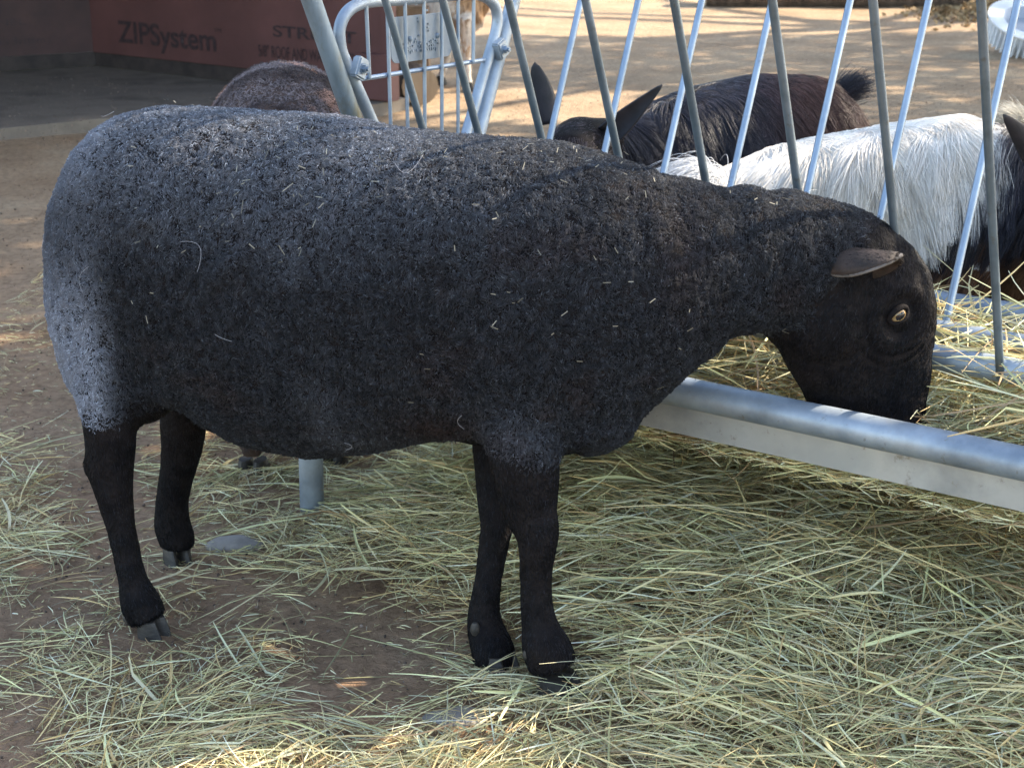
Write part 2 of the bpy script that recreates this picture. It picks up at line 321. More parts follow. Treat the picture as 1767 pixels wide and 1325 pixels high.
# end frame tubes
def endp(sgn, z, off=0., s=0.): return FP(s, NC+sgn*(H0+KE*(z-ZB)-off), z)
def onpan(u, v):          # point on the end-frame plane
    r = ray(u, v); t = ((A-C0)@e)/(r@e); return C0+r*t
def extend(p, q, z0, z1):
    d = (q-p)/(q-p)[2]; return p+d*(z0-p[2]), p+d*(z1-p[2])
MB().tube(extend(onpan(608, 204), onpan(537, 0), ZB-.03, ZT), .0165, 20).build('end_tube', M['galvold'], fd)
MB().tube(extend(onpan(824, 235), onpan(886, 0), ZB-.03, ZT), .0140, 20).build('end_tube', M['galv'], fd)
# hinged wire panel with rounded corners inside the V
pan = empty('end_panel', FP(0, NC, ZB)); pan.parent = fd; pan.matrix_parent_inverse = Matrix.Translation(-Vector(fd.location))
path = [onpan(*q) for q in ((700, 330), (676, 281), (652, 232), (628, 178), (612, 142), (600, 115), (590, 92), (586, 70), (586, 50), (593, 30), (606, 15), (625, 6), (650, 2), (700, -1), (770, -7), (812, -10), (836, -5), (852, 8), (858, 28), (856, 52), (847, 84), (834, 128), (818, 185), (802, 240), (790, 281), (776, 330))]
def crs(P, m=5):
    P = np.array(P); o = []
    for i in range(len(P)-1):
        p0, p1, p2, p3 = P[max(i-1, 0)], P[i], P[i+1], P[min(i+2, len(P)-1)]
        for f in np.arange(m)/m: o.append(.5*((2*p1)+(-p0+p2)*f+(2*p0-5*p1+4*p2-p3)*f*f+(-p0+3*p1-3*p2+p3)*f**3))
    o.append(P[-1]); return o
MB().tube(crs(path), .0105, 14).build('panel_frame', M['galv'], pan)
wires = MB()
def wire(p0, p1, r=.0034): wires.tube([p0, p1], r, 8)
for (u0, v0, u1, v1) in ((622, 137, 836, 104), (700, 245, 830, 236), (628, 6, 775, -4)):
    wire(onpan(u0, v0), onpan(u1, v1), .0042)
wires.build('cross_wire', M['galvb'], pan)
for (u0, v0, u1, v1) in ((627, 6, 633, 136), (663, 2, 671, 262), (694, 2, 700, 262), (727, 2, 729, 262), (758, -4, 758, 262), (786, -6, 786, 250), (813, -10, 812, 108)):
    MB().tube([onpan(u0, v0)+e*.006, onpan(u1, v1)+e*.006], .0034, 8).build('upright_wire', M['galvb'], pan)
pc = [onpan(*q)-e*.004 for q in ((671, 32), (776, 21), (776, 97), (692, 109))]
# plate with rounded corners, riveted to the wires
pe = (pc[1]-pc[0]); pe /= np.linalg.norm(pe); pw = np.linalg.norm(pc[1]-pc[0])/2; pz = np.array([0, 0, 1.]); phh = (pc[0][2]-pc[3][2])/2
pcen = sum(pc)/4
V = []; 
for (cx, cz, a0_) in ((1, 1, 0), (-1, 1, 90), (-1, -1, 180), (1, -1, 270)):
    for t in np.linspace(0, 90, 6): V.append(pcen+pe*(cx*(pw-.015)+.015*math.cos(math.radians(a0_+t)))+pz*(cz*(phh-.015)+.015*math.sin(math.radians(a0_+t))))
k = len(V); V2 = [v+e*.002 for v in V]
plate = MB().add(V+V2, [tuple(range(k)), tuple(range(2*k-1, k-1, -1))]+[(i, (i+1) % k, (i+1) % k+k, i+k) for i in range(k)]).build('name_plate', M['plate'], pan, False)
em = MB()
for i in range(18): 
    for j in range(3):
        if rnd.random() < .75: em.box(pcen+pe*(-.6*pw+i*.07*pw)+e*.0032+pz*(-phh*.55+j*.007+rnd.uniform(-.002, .002)), rnd.uniform(.001, .003), .0012, rnd.uniform(.001, .003), pe, e)
for j in range(14): em.box(pcen+e*.0032+pe*rnd.uniform(-.02, .02)+pz*(-.02+j*.006), rnd.uniform(.001, .004), .0012, .0015, pe, e)
for s_ in (-.3, .35): em.ball(pcen+pe*pw*s_*1.4+e*.003, .005, .003, .005)
em.build('embossing', M['plate'], plate)
def clamp(c, sgn):
    ax = nn*sgn*.45+np.array([0, 0, .9]); ax /= np.linalg.norm(ax); sd_ = np.cross(ax, e)
    cl = MB().box(c+e*.010, .0135, .009, .018, sd_, e, ax, bev=.003).build('clamp', M['galv'], pan)
    b_ = MB().tube([c+e*.018, c+e*.021], .0095, 16).tube([c+e*.021, c+e*.028], .0075, 6).tube([c+e*.028, c+e*.032], .004, 10); b_.build('bolt', M['galvb'], cl)
clamp(onpan(609, 117)+e*.004, 1); clamp(onpan(853, 84)+e*.004, -1)

# ------------------------------------------------------------------ animals: helpers
def ring_pts(c, a, wv, seg=28, p=2.2):
    o = []
    for k in range(seg):
        t = 2*math.pi*k/seg; cs, sn = math.cos(t), math.sin(t)
        o.append(c+a*math.copysign(abs(cs)**(2/p), cs)+wv*math.copysign(abs(sn)**(2/p), sn))
    return np.array(o)
def organic(name, mb, voxel, smooth, mat_, parent, disp=None):
    """union the overlapping closed lofts into ONE continuous skin"""
    me = mb.mesh(name); bm = bmesh.new(); bm.from_mesh(me); bmesh.ops.recalc_face_normals(bm, faces=bm.faces[:]); bm.to_mesh(me); bm.free()
    o = bpy.data.objects.new('tmp', me); COL.objects.link(o)
    r = o.modifiers.new('r', 'REMESH'); r.mode = 'VOXEL'; r.voxel_size = voxel
    s = o.modifiers.new('s', 'SMOOTH'); s.factor = .5; s.iterations = smooth
    dg = bpy.context.evaluated_depsgraph_get(); m2 = bpy.data.meshes.new_from_object(o.evaluated_get(dg)); bpy.data.objects.remove(o)
    m2.name = name; co = np.empty(len(m2.vertices)*3, np.float32); m2.vertices.foreach_get('co', co); co = co.reshape(-1, 3).astype(float)
    if disp:
        nr = np.empty(len(co)*3, np.float32); m2.vertices.foreach_get('normal', nr); nr = nr.reshape(-1, 3); co = co+nr*disp(co, nr)[:, None]
        m2.vertices.foreach_set('co', co.astype(np.float32).ravel()); m2.update()
    m2.polygons.foreach_set('use_smooth', [True]*len(m2.polygons)); m2.materials.clear(); m2.materials.append(mat_)
    return link(name, m2, parent)
def sample(o, n, wfn=None):
    me = o.data; me.calc_loop_triangles(); nt_ = len(me.loop_triangles)
    T = np.empty(nt_*3, np.int32); me.loop_triangles.foreach_get('vertices', T); T = T.reshape(-1, 3)
    co = np.empty(len(me.vertices)*3, np.float32); me.vertices.foreach_get('co', co); co = co.reshape(-1, 3).astype(float)
    nr = np.empty(len(me.vertices)*3, np.float32); me.vertices.foreach_get('normal', nr); nr = nr.reshape(-1, 3).astype(float)
    a, b_, c = co[T[:, 0]], co[T[:, 1]], co[T[:, 2]]; cr = np.cross(b_-a, c-a); ar = np.linalg.norm(cr, axis=1)
    w_ = ar if wfn is None else ar*wfn((a+b_+c)/3, cr/np.maximum(ar, 1e-12)[:, None])
    i = R.choice(nt_, n, p=w_/w_.sum()); u = np.sqrt(R.random(n))[:, None]; v = R.random(n)[:, None]
    w0, w1, w2 = 1-u, u*(1-v), u*v
    P = w0*a[i]+w1*b_[i]+w2*c[i]; Nn = w0*nr[T[i, 0]]+w1*nr[T[i, 1]]+w2*nr[T[i, 2]]; Nn /= np.linalg.norm(Nn, axis=1)[:, None]
    return P, Nn
def unit(v): return v/np.maximum(np.linalg.norm(v, axis=-1, keepdims=True), 1e-9)
def vfield(P, scale, seed): return np.stack([fbm(P, scale, seed+i*31, 2)-.5 for i in range(3)], -1)*2

def hoof_mesh(c, h, r, d, parent):
    """cloven hoof: two claws side by side, d = pointing direction (unit, horizontal)"""
    d = np.asarray(d, float); sdv = np.array([-d[1], d[0], 0]); mb = MB()
    for sg in (-1, 1):
        rg = []
        for z, fr, bk, wd_ in ((0, 1.25, .75, .56), (.25, 1.18, .78, .55), (.7, .9, .75, .5), (1, .68, .66, .44)):
            cc = c+sdv*sg*r*.50+np.array([0, 0, z*h]); R_ = []
            for k in range(14):
                t = 2*math.pi*k/14; cs, sn = math.cos(t), math.sin(t); R_.append(cc+d*(r*(fr if cs > 0 else bk)*cs)+sdv*(r*wd_*.86*sn*(1-.25*max(cs, 0))))
            rg.append(np.array(R_))
        mb.rings(rg)
    return mb.build('hoof', M['hoof'], parent)
def ear_mesh(base, tip, wdir, wid, cup, mt, parent, thick=.0035, droop=0., name='ear', prof=None, roll=0., opening=None, rim=False):
    base, tip = np.asarray(base, float), np.asarray(tip, float); ax = tip-base; Ln = np.linalg.norm(ax); a = ax/Ln
    wdir = np.asarray(wdir, float)
    if opening is not None: wdir = np.cross(np.asarray(opening, float), a)
    wdir = wdir-a*(wdir@a); wdir /= np.linalg.norm(wdir); nrm = np.cross(a, wdir)
    nu, nv = 15, 11; G = []
    for i in range(nu):
        t = i/(nu-1); wp = wid*(.30+.75*math.sin(math.pi*min(t*1.15, 1)*.62+.15))*(1-t**4.5)**.5 if prof is None else wid*prof(t)
        for j in range(nv):
            q = (j/(nv-1)-.5)*2; ang = q*cup*(1-.45*t); rr = wp/2/max(math.sin(min(cup, 1.5)), .3)
            G.append(base+a*(Ln*t)+wdir*(rr*math.sin(ang))+nrm*(rr*(1-math.cos(ang)))-np.array([0, 0, droop*t*t]))
    G = np.array(G).reshape(nu, nv, 3)
    du = np.gradient(G, axis=0); dv = np.gradient(G, axis=1); nr = unit(np.cross(du, dv)+1e-9)
    Vt = np.concatenate([(G+nr*thick/2).reshape(-1, 3), (G-nr*thick/2).reshape(-1, 3)]); o = nu*nv
    F = [(i*nv+j, i*nv+j+1, (i+1)*nv+j+1, (i+1)*nv+j) for i in range(nu-1) for j in range(nv-1)]
    F += [tuple(x+o for x in f[::-1]) for f in F]
    bd = [(0, j) for j in range(nv)]+[(i, nv-1) for i in range(1, nu)]+[(nu-1, j) for j in range(nv-2, -1, -1)]+[(i, 0) for i in range(nu-2, 0, -1)]
    ix = [i*nv+j for i, j in bd]; k = len(ix); F += [(ix[q], ix[(q+1) % k], ix[(q+1) % k]+o, ix[q]+o) for q in range(k)]
    eo = MB().add(Vt, F).build(name, mt, parent, auto=False)
    if rim: MB().tube([G.reshape(-1, 3)[i] for i in ix[nv-1:-1]], .0028, 8).build('ear_rim', M['rim'], eo)
    return eo

# ------------------------------------------------------------------ the black sheep in front
YX = np.array([[-.75, 2.34], [-.55, 2.32], [-.25, 2.24], [.03, 2.14], [.2, 2.12], [.36, 2.15], [.5, 2.19], [.7, 2.2]])
def Ym(x): return float(np.interp(x, YX[:, 0], YX[:, 1]))
def mid(u, v, off=0.):
    Y = 2.2
    for _ in range(12): Y = .5*Y+.5*(Ym(atY(u, v, Y)[0])+off)
    return atY(u, v, Y)
sheep = empty('sheep', (-.2, 2.2, 0)); tag(sheep, 'large short-fleeced black sheep standing side-on in front, head down in the trough', 'sheep')
ST = [((96, 372), (104, 480), .055), ((110, 304), (126, 585), .098), ((137, 250), (148, 655), .125), ((170, 218), (168, 690), .145), ((208, 200), (205, 690), .157), ((262, 189), (270, 668), .165),
      ((350, 191), (350, 698), .178), ((450, 194), (455, 752), .19), ((560, 202), (560, 774), .197), ((670, 224), (670, 766), .195), ((780, 239), (780, 740), .185),
      ((880, 244), (880, 758), .172), ((970, 251), (985, 774), .158), ((1050, 272), (1060, 752), .14), ((1120, 293), (1110, 706), .122), ((1190, 316), (1150, 664), .105),
      ((1260, 324), (1190, 625), .092), ((1340, 329), (1240, 583), .084), ((1420, 340), (1288, 563), .08), ((1485, 360), (1318, 572), .077)]
HD = [((1470, 352), (1310, 560), .060), ((1520, 378), (1328, 590), .066), ((1565, 412), (1345, 612), .068), ((1597, 460), (1362, 640), .066), ((1612, 515), (1380, 668), .061), ((1610, 575), (1395, 697), .050),
      ((1603, 630), (1408, 722), .044), ((1596, 680), (1425, 748), .040), ((1590, 724), (1442, 785), .042), ((1584, 762), (1468, 812), .038), ((1572, 795), (1498, 828), .028)]
def loft(mb, ST, off=0., p=2.2, midf=None, wsc=1.):
    midf = midf or mid
    T = [midf(*s[0], off) for s in ST]; Bm = [midf(*s[1], off) for s in ST]; Cn = [(a+b_)/2 for a, b_ in zip(T, Bm)]; rg = []
    for i in range(len(ST)):
        t = Cn[min(i+1, len(ST)-1)]-Cn[max(i-1, 0)]; a = (T[i]-Bm[i])/2; wv = np.cross(t, a); wv[2] = 0 if abs(wv[2]) < 1 else wv[2]; wv /= np.linalg.norm(wv)
        rg.append(ring_pts(Cn[i], a, wv*ST[i][2]*wsc, 32, p))
    mb.rings(rg); return Cn
mb = MB(); loft(mb, ST, p=2.25); loft(mb, HD, p=2.3)
def legtube(mb, pts, seg=18, fl=1.):
    P = [atY(u, v, Y) for u, v, r, Y in pts]; rr = [r*pxm(p) for p, (u, v, r, Y) in zip(P, pts)]
    # smooth resample
    t = np.arange(len(P)); tt = np.linspace(0, len(P)-1, (len(P)-1)*3+1); P = np.array(P)
    def cr(A_):
        A_ = np.asarray(A_, float); o = []
        for x in tt:
            i = min(int(x), len(A_)-2); f = x-i; p0 = A_[max(i-1, 0)]; p1 = A_[i]; p2 = A_[i+1]; p3 = A_[min(i+2, len(A_)-1)]
            o.append(.5*((2*p1)+(-p0+p2)*f+(2*p0-5*p1+4*p2-p3)*f*f+(-p0+3*p1-3*p2+p3)*f**3))
        return np.array(o)
    mb.tube(list(cr(P)), list(cr(rr)), seg)
NH = [(196, 560, 88, 2.235), (188, 640, 68, 2.215), (190, 700, 52, 2.20), (192, 750, 46, 2.195), (190, 800, 41, 2.195), (196, 845, 33, 2.19), (206, 895, 26, 2.185), (218, 950, 24, 2.18), (229, 1000, 26, 2.175), (240, 1035, 34, 2.17), (255, 1068, 33, 2.165)]
FH = [(300, 620, 60, 2.42), (315, 680, 42, 2.42), (316, 730, 38, 2.42), (312, 780, 33, 2.425), (303, 830, 30, 2.43), (297, 872, 29, 2.435), (298, 905, 32, 2.435), (304, 925, 32, 2.435), (305, 942, 31, 2.435)]
NF = [(900, 640, 90, 2.065), (900, 720, 78, 2.05), (905, 775, 66, 2.035), (908, 830, 58, 2.03), (915, 880, 48, 2.025), (926, 915, 40, 2.015), (927, 950, 33, 2.01), (926, 990, 29, 2.01), (927, 1035, 29, 2.005), (932, 1075, 32, 2.0), (942, 1112, 43, 1.99), (954, 1150, 44, 1.985)]
FF = [(870, 700, 60, 2.19), (868, 800, 50, 2.16), (862, 860, 38, 2.14), (858, 910, 28, 2.12), (850, 960, 26, 2.11), (842, 1010, 26, 2.095), (836, 1050, 30, 2.09), (838, 1080, 34, 2.085), (850, 1118, 38, 2.065), (856, 1148, 38, 2.06)]
for q in (NH, FH, NF, FF): legtube(mb, q)
# brisket and stifle fullness, brow ridge, cheek
def blob(u, v, off, rx, ry, rz): p = mid(u, v, off); mb.ball(p, rx, ry, rz, nu=20, nv=12)
blob(1010, 700, -.02, .08, .10, .06); blob(330, 640, -.05, .10, .10, .045); blob(188, 470, -.05, .07, .09, .12)
pe_ = mid(1552, 548, -.058); mb.ball(pe_+[0, .018, .0], .026, .018, .020)
mb.ball(mid(1425, 560, -.050), .055, .030, .055); mb.ball(mid(1520, 600, -.047), .022, .018, .06); mb.ball(mid(1490, 520, -.052), .05, .02, .016); mb.ball(mid(1560, 735, -.028), .018, .016, .022); mb.ball(mid(1475, 440, -.055), .03, .02, .028)
mb.ball(atY(160, 800, 2.195), .014, .012, .026, nu=12, nv=8); mb.ball(atY(222, 1000, 2.16), .012, .010, .03, nu=12, nv=8)
blob(930, 560, -.085, .11, .075, .19); blob(1010, 430, -.04, .10, .08, .12); blob(250, 350, -.085, .07, .06, .075); blob(232, 600, -.09, .08, .07, .12)
def sheepdisp(P, Nn):
    hdm = sstep(.40, .46, P[:, 0]); d = .010*(fbm(P, 9, 5, 3)-.5)+hdm*.006*(fbm(P, 30, 15, 3)-.5)
    body = sstep(.40, .48, P[:, 2])*sstep(.5, .4, P[:, 0]-0*P[:, 2])
    w_ = fbm(P*[1, 1, 1], 5, 77, 2)
    s = P[:, 0]*.75+P[:, 2]*-.66; fold = np.maximum(0, np.sin((s+.05*w_)*55))**3
    rump = sstep(-.1, -.32, P[:, 0])*sstep(-.58, -.52, P[:, 0])*sstep(-.2, -.5, Nn[:, 1])*sstep(.50, .60, P[:, 2])*sstep(.75, .68, P[:, 2])
    d += .013*fold*rump*sstep(.4, .6, fbm(P, 7, 91, 2))
    nk = sstep(.12, .2, P[:, 0])*sstep(.46, .38, P[:, 0])*body
    hx = P-EYEC; rr = np.linalg.norm(hx, axis=1); d += hdm*(-.0045*np.exp(-((rr-.024)/.008)**2)+.0035*np.exp(-((rr-.042)/.010)**2))
    d += hdm*.0012*np.sin(rr*420)*np.exp(-((rr-.05)/.022)**2)*(hx[:, 2] < .01)
    d += nk*.0028*np.sin((P[:, 0]*.95+P[:, 2]*.1+.05*w_)*100)*sstep(.4, .55, fbm(P, 8, 55, 2))
    return d
EYEC = mid(1551, 545, -.062)
body = organic('body', mb, .0056, 7, M['skin'], sheep, sheepdisp)
for q, rr_ in (((820, 1084, 2.06), .0075), ((911, 1128, 1.978), .0075), ((221, 1066, 2.158), .0078), ((279, 915, 2.425), .007)):
    p_ = atY(*q); MB().rings([np.array([p_+[0, 0, dz*rr_]+np.array([math.cos(t), math.sin(t)*.8, 0])*rr_*f_ for t in np.linspace(0, 2*math.pi, 11)[:-1]]) for dz, f_ in ((1.2, .5), (.5, .9), (-.5, 1), (-1.4, .55))]).build('dewclaw', M['hoof'], sheep)

def region(P):
    """1 = fleece, 0 = short-haired leg or face"""
    x, z = P[:, 0], P[:, 2]
    legs = np.maximum(sstep(.33, .375, z+.012*np.sin(x*40)), sstep(-.47, -.44, x)*sstep(-.085, -.11, x)*(z > .2)*(P[:, 1] < 2.36))
    legs = np.maximum(legs, sstep(.085, .11, x)*(z > .28))
    # face line from poll (x .47,z .70) to throat (x .34, z .52)
    fl = (x-.345)*(-.80)+(z-.50)*.60*.9; 
    face = sstep(-.02, .02, .36+(z-.475)*.85-x+.012*np.sin(z*90))
    return legs*face
def grey(P):  # greyer wool, with sky sheen on back and rump edge painted in
    x, z = P[:, 0], P[:, 2]; n = fbm(P, 6, 41, 3)
    g = sstep(.54, .78, z+.10*(n-.5))*sstep(.18, -.40, x)*.95+.16*sstep(.5, .74, z)+.05
    g += sstep(-.545, -.60, x+.03*(n-.5))*sstep(.66, .42, z)*1.3
    g += .34*np.exp(-((x-.0)**2/.0035+(z-.37)**2/.0016))*(P[:, 1] < 2.12)
    g += .30*sstep(.55, .70, n)*sstep(.05, -.3, x)
    return np.clip(g, 0, 1.3)
def clump(S, P, scale, amt, seed):
    """draw the tips of neighbouring strands together into locks"""
    W = P*scale+vfield(P, scale*.45, seed)*1.1; c = np.floor(W); key = (c[:, 0]*73856093+c[:, 1]*19349663+c[:, 2]*83492791).astype(np.int64)
    u_, inv = np.unique(key, return_inverse=True); cnt = np.bincount(inv).astype(float); t = np.linspace(0, 1, S.shape[1])
    for j in range(1, S.shape[1]):
        m_ = np.stack([np.bincount(inv, S[:, j, q])/cnt for q in range(3)], -1)[inv]; k_ = amt*t[j]**1.2; S[:, j] = S[:, j]*(1-k_)+m_*k_
    return S
def fleece(o, n, parent, dens, reg=region, colfn=None, lmin=.008, lmax=.014, rad=.00038, seed=0, flow=(0, 0, -.35)):
    P, Nn = sample(o, n, dens); r = reg(P); keep = R.random(n) < r; P, Nn = P[keep], Nn[keep]; n = len(P); P = P+Nn*(.0038*(vnoise(P, 115, 777)*.8+vnoise(P, 50, 779)*.2-.22))[:, None]
    cl = vfield(P, 95, 100+seed)*1.15+vfield(P, 30, 200+seed)*.5; cl -= Nn*np.sum(cl*Nn, 1, keepdims=True)
    crown = vnoise(P, 125, 300+seed)*.8+vnoise(P, 50, 310+seed)*.2
    Lg = (lmin+(lmax-lmin)*R.random(n))*(.55+.9*crown)
    d = unit(Nn*.6+cl*1.1+np.array(flow)+R.normal(0, .28, (n, 3))); k = 5; t = np.linspace(0, 1, k)
    s1 = unit(np.cross(d, R.normal(0, 1, (n, 3)))); s2 = np.cross(d, s1); ph = R.random(n)*6.28; fr = R.uniform(3, 7.5, n); am = Lg*R.uniform(.08, .24, n)
    S = P[:, None]-Nn[:, None]*.001+d[:, None]*(Lg[:, None]*t)[..., None]
    w_ = (am[:, None]*np.sqrt(t))[..., None]; an = (ph[:, None]+fr[:, None]*t)[..., None]
    S = S+s1[:, None]*np.cos(an)*w_+s2[:, None]*np.sin(an)*w_-Nn[:, None]*(Lg[:, None]*.45*t*t)[..., None]
    S = clump(S, P, 150, .34, 610+seed)
    rd = rad*(1-.55*t)[None]*R.uniform(.7, 1.3, n)[:, None]
    c = colfn(P, n)
    return hair('fleece', S, rd, c, M['fleece'], parent)
def scol(P, n):
    g = grey(P)[:, None]; rr = R.random((n, 1)); br = sstep(.62, .78, fbm(P, 11, 61, 3))[:, None]*.6
    fold_b = np.exp(-((P[:, 0]+.10)**2/.0035+(P[:, 2]-.37)**2/.0011))[:, None]; g = g*(1-.9*fold_b); br = np.maximum(br, fold_b)
    br = np.maximum(br, (np.exp(-((P[:, 0]-.22)**2/.0012+(P[:, 2]-.62)**2/.006))*.8)[:, None])
    base = np.array([.0150, .0160, .0195])*(1-br*.7)+np.array([.022, .012, .010])*br*.7
    gcol = np.array([.19, .20, .235]); sm = sstep(-.545, -.60, P[:, 0])[:, None]
    tuftn = sstep(.30, .72, vnoise(P, 210, 901)*.75+vnoise(P, 90, 905)*.25)[:, None]
    c = base*(.5+1.1*rr)*(.60+.9*tuftn)+gcol*g*((.20+.42*rr+.18*tuftn*rr)*(1-sm)+sm*(.60+.4*rr))
    lt = (R.random((n, 1)) < .05+.06*g)*(.03+.22*R.random((n, 1)))*(.35+g)
    return np.clip(c+lt*np.array([.8, .9, 1.05]), 0, .8)
camside = lambda C_, Nf: .25+.75*(Nf[:, 1] < .25)
fleece(body, 720000, sheep, camside, colfn=scol, rad=.00034, lmin=.0055, lmax=.0090)
def shortcoat(o, n, parent, reg, flowfn, colfn, L0=.005, L1=.010, rad=.00042, lay=.38, name='coat', dens=camside):
    P, Nn = sample(o, n, dens); keep = R.random(n) < reg(P); P, Nn = P[keep], Nn[keep]; n = len(P)
    f = flowfn(P)+vfield(P, 40, 400)*.35+R.normal(0, .12, (n, 3)); f -= Nn*np.sum(f*Nn, 1, keepdims=True); d = unit(unit(f)+Nn*lay)
    Lg = R.uniform(L0, L1, n); t = np.linspace(0, 1, 3); S = P[:, None]-Nn[:, None]*.0008+d[:, None]*(Lg[:, None]*t)[..., None]-Nn[:, None]*(Lg[:, None]*lay*.6*t*t)[..., None]
    return hair(name, S, rad*(1-.7*t)[None]*R.uniform(.7, 1.3, n)[:, None], colfn(P, n), M['short'], parent)
def legflow(P): 
    f = np.tile(np.array([.1, 0, -1.]), (len(P), 1)); hd = P[:, 0] > .3; f[hd] = (-.25, 0, -.9); return f
def legcol(P, n): return np.array([.0065, .0070, .0095])*(.2+3.2*R.random((n, 1))**4)+np.array([.008, .005, .004])*sstep(.5, .7, fbm(P, 14, 8, 3))[:, None]
shortcoat(body, 260000, sheep, lambda P: 1-region(P)*.999, legflow, legcol)
for c, r, q in ((262, .030, (1, -.25)), (305, .026, (.9, -.4)), (957, .034, (.95, -.3)), (857, .031, (.8, -.5))): pass
def hf(u, v, Y, r, h, dx, dy): 
    p = atY(u, v, Y); d = np.array([dx, dy, 0.]); d /= np.linalg.norm(d); hoof_mesh(np.array([p[0], p[1], -.004]), h, r, d, sheep)
hf(262, 1080, 2.16, .022, .034, .9, -.45); hf(305, 950, 2.43, .024, .028, .5, -.85); hf(962, 1160, 1.985, .031, .036, .85, -.5); hf(858, 1150, 2.055, .028, .034, .7, -.7)
# ears
def earprof(t): return (.42+.58*math.sin(min(1, t*1.25)*math.pi*.5))*(max(0, 1-t**4.5))**.5
eb = mid(1452, 428, -.052); et = mid(1556, 440, -.118)
ear = ear_mesh(eb, et, (.25, .15, -1), .076, 1.9, [M['skinear']], sheep, prof=lambda t: (.72+.28*math.sin(min(1, t*1.5)*math.pi*.5))*(max(0, 1-t**4.2))**.5, thick=.007, opening=(.38, -.52, -.70), rim=True)
eb2 = mid(1500, 400, .05); ear_mesh(eb2, mid(1560, 420, .15), (.25, -.15, -1), .055, 1.1, [M['skinbr']], sheep, prof=earprof, thick=.005)
shortcoat(ear, 3500, ear, lambda P: np.ones(len(P)), lambda P: np.tile(np.array([.7, -.6, -.1]), (len(P), 1)), lambda P, n: np.array([.022, .016, .014])*(.4+1.2*R.random((n, 1))), .003, .007, name='ear_coat', dens=None)
# eye: amber ball with horizontal slit pupil, lids around it
m, N, L, B = newmat('sheep_eye'); tc = N.new('ShaderNodeTexCoord').outputs['Object']
M['eye'] = m; B.inputs['Roughness'].default_value = .06; B.inputs['Base Color'].default_value = (.22, .145, .065, 1)
M['pupil'] = nmat('pupil', (.004, .004, .006), (.006, .006, .01), 5, .08)
M['sclera'] = nmat('eye_rim', (.10, .06, .04), (.16, .10, .07), 60, .2)
ec = mid(1551, 545, -.0)
def eye_at(ec, nout, r=.0138):
    nout = unit(np.array(nout, float)); rt = unit(np.cross([0, 0, 1.], nout)*-1); u2 = np.cross(nout, rt)*-1; u2 = u2 if u2[2] > 0 else -u2
    ey = MB(); V = []; F = []; mats = []; nu, nv = 40, 30
    ca, sa = math.cos(.5), math.sin(.5); ra = rt*ca-u2*sa; ub = u2*ca+rt*sa
    for i in range(nv+1):
        p = math.pi*.62*i/nv
        for k in range(nu):
            t = 2*math.pi*k/nu; V.append(ec+nout*r*math.cos(p)+(ra*math.cos(t)+ub*math.sin(t))*r*math.sin(p))
    for i in range(nv):
        for k in range(nu):
            F.append((i*nu+k, i*nu+(k+1) % nu, (i+1)*nu+(k+1) % nu, (i+1)*nu+k)); p = math.pi*.62*(i+.5)/nv; t = 2*math.pi*(k+.5)/nu
            x, y = math.sin(p)*math.cos(t), math.sin(p)*math.sin(t)
            mats.append(1 if (abs(x) < .56 and abs(y) < .30*(1-(x/.66)**4)+.02) else (0 if math.hypot(x, y) < .80 else 2))
    ey.add(V, F); ey.M = mats; eo = ey.build('eye', [M['eye'], M['pupil'], M['sclera']], sheep, auto=False)
    lid = MB(); ring = []; 
    for k in range(28):
        t = 2*math.pi*k/28; x = 1.12*math.cos(t); y = .74*math.sin(t)*(1 if math.sin(t) > 0 else .85); 
        zz = math.sqrt(max(0.0, 1.18-x*x*.72-y*y)); ring.append(ec+(ra*x+ub*y+nout*zz*.86)*r)
    ring.append(ring[0]); lid.tube(ring, [.0030+.0016*max(0, math.sin(2*math.pi*k/28)) for k in range(29)], 10); lid.build('eyelid', M['skin'], eo)
eye_y = None
def surf_near(o, u, v):
    dg = None; me = o.data; r = Vector(ray(u, v)).normalized(); ok, loc, nrm, ix = o.ray_cast(Vector(C0), r); return np.array(loc), np.array(nrm), ok
bpy.context.view_layer.update()
def world_hit(o, u, v):
    inv = o.matrix_world.inverted(); ok, loc, nrm, ix = o.ray_cast(inv @ Vector(C0), (inv.to_3x3() @ Vector(ray(u, v))).normalized()); return ok, np.array(o.matrix_world @ loc), np.array(nrm)
ok, hl, hn = world_hit(body, 1551, 545)
print('eye hit', ok, hl, hn, 'sheep', sheep.location[:])
eye_at(hl-hn*.0085, hn*.6+np.array([.25, -.6, .05]))

# ------------------------------------------------------------------ long-haired goats and the brown sheep
def quad(name, label, cat, stations, legs, skin, loc, extra=None, voxel=.011, group=None, hdst=None, disp=.012):
    root = empty(name, loc); tag(root, label, cat, group); mb = MB()
    for ss in stations:
        rg = []; Cn = [np.array(s[0], float) for s in ss]
        for i, s in enumerate(ss):
            t = Cn[min(i+1, len(ss)-1)]-Cn[max(i-1, 0)]; t = unit(t); side = unit(np.cross(t, [0, 0, 1.])); up_ = np.cross(side, t)
            rg.append(ring_pts(Cn[i], up_*s[2], side*s[1], 24, 2.2))
        mb.rings(rg)
    for lg in legs: mb.tube([p for p, r in lg], [r for p, r in lg], 14)
    if extra: extra(mb)
    b_ = organic('body', mb, voxel, 8, skin, root, lambda P, Nn: disp*(fbm(P, 7, 3, 3)-.5))
    for lg in legs:
        p, r = lg[-1]; p = np.array(p); d = unit(np.array([R.normal(0, .3), -1 if R.random() < 0 else 1, 0.])) ; hd = LDIR.get(name, (1, 0)); d = unit(np.array([hd[0], hd[1], 0.]))
        hoof_mesh(np.array([p[0], p[1], -.005]), .028 if name == 'sheep' else .045, r*1.15, d, root)
    return root, b_
LDIR = {}
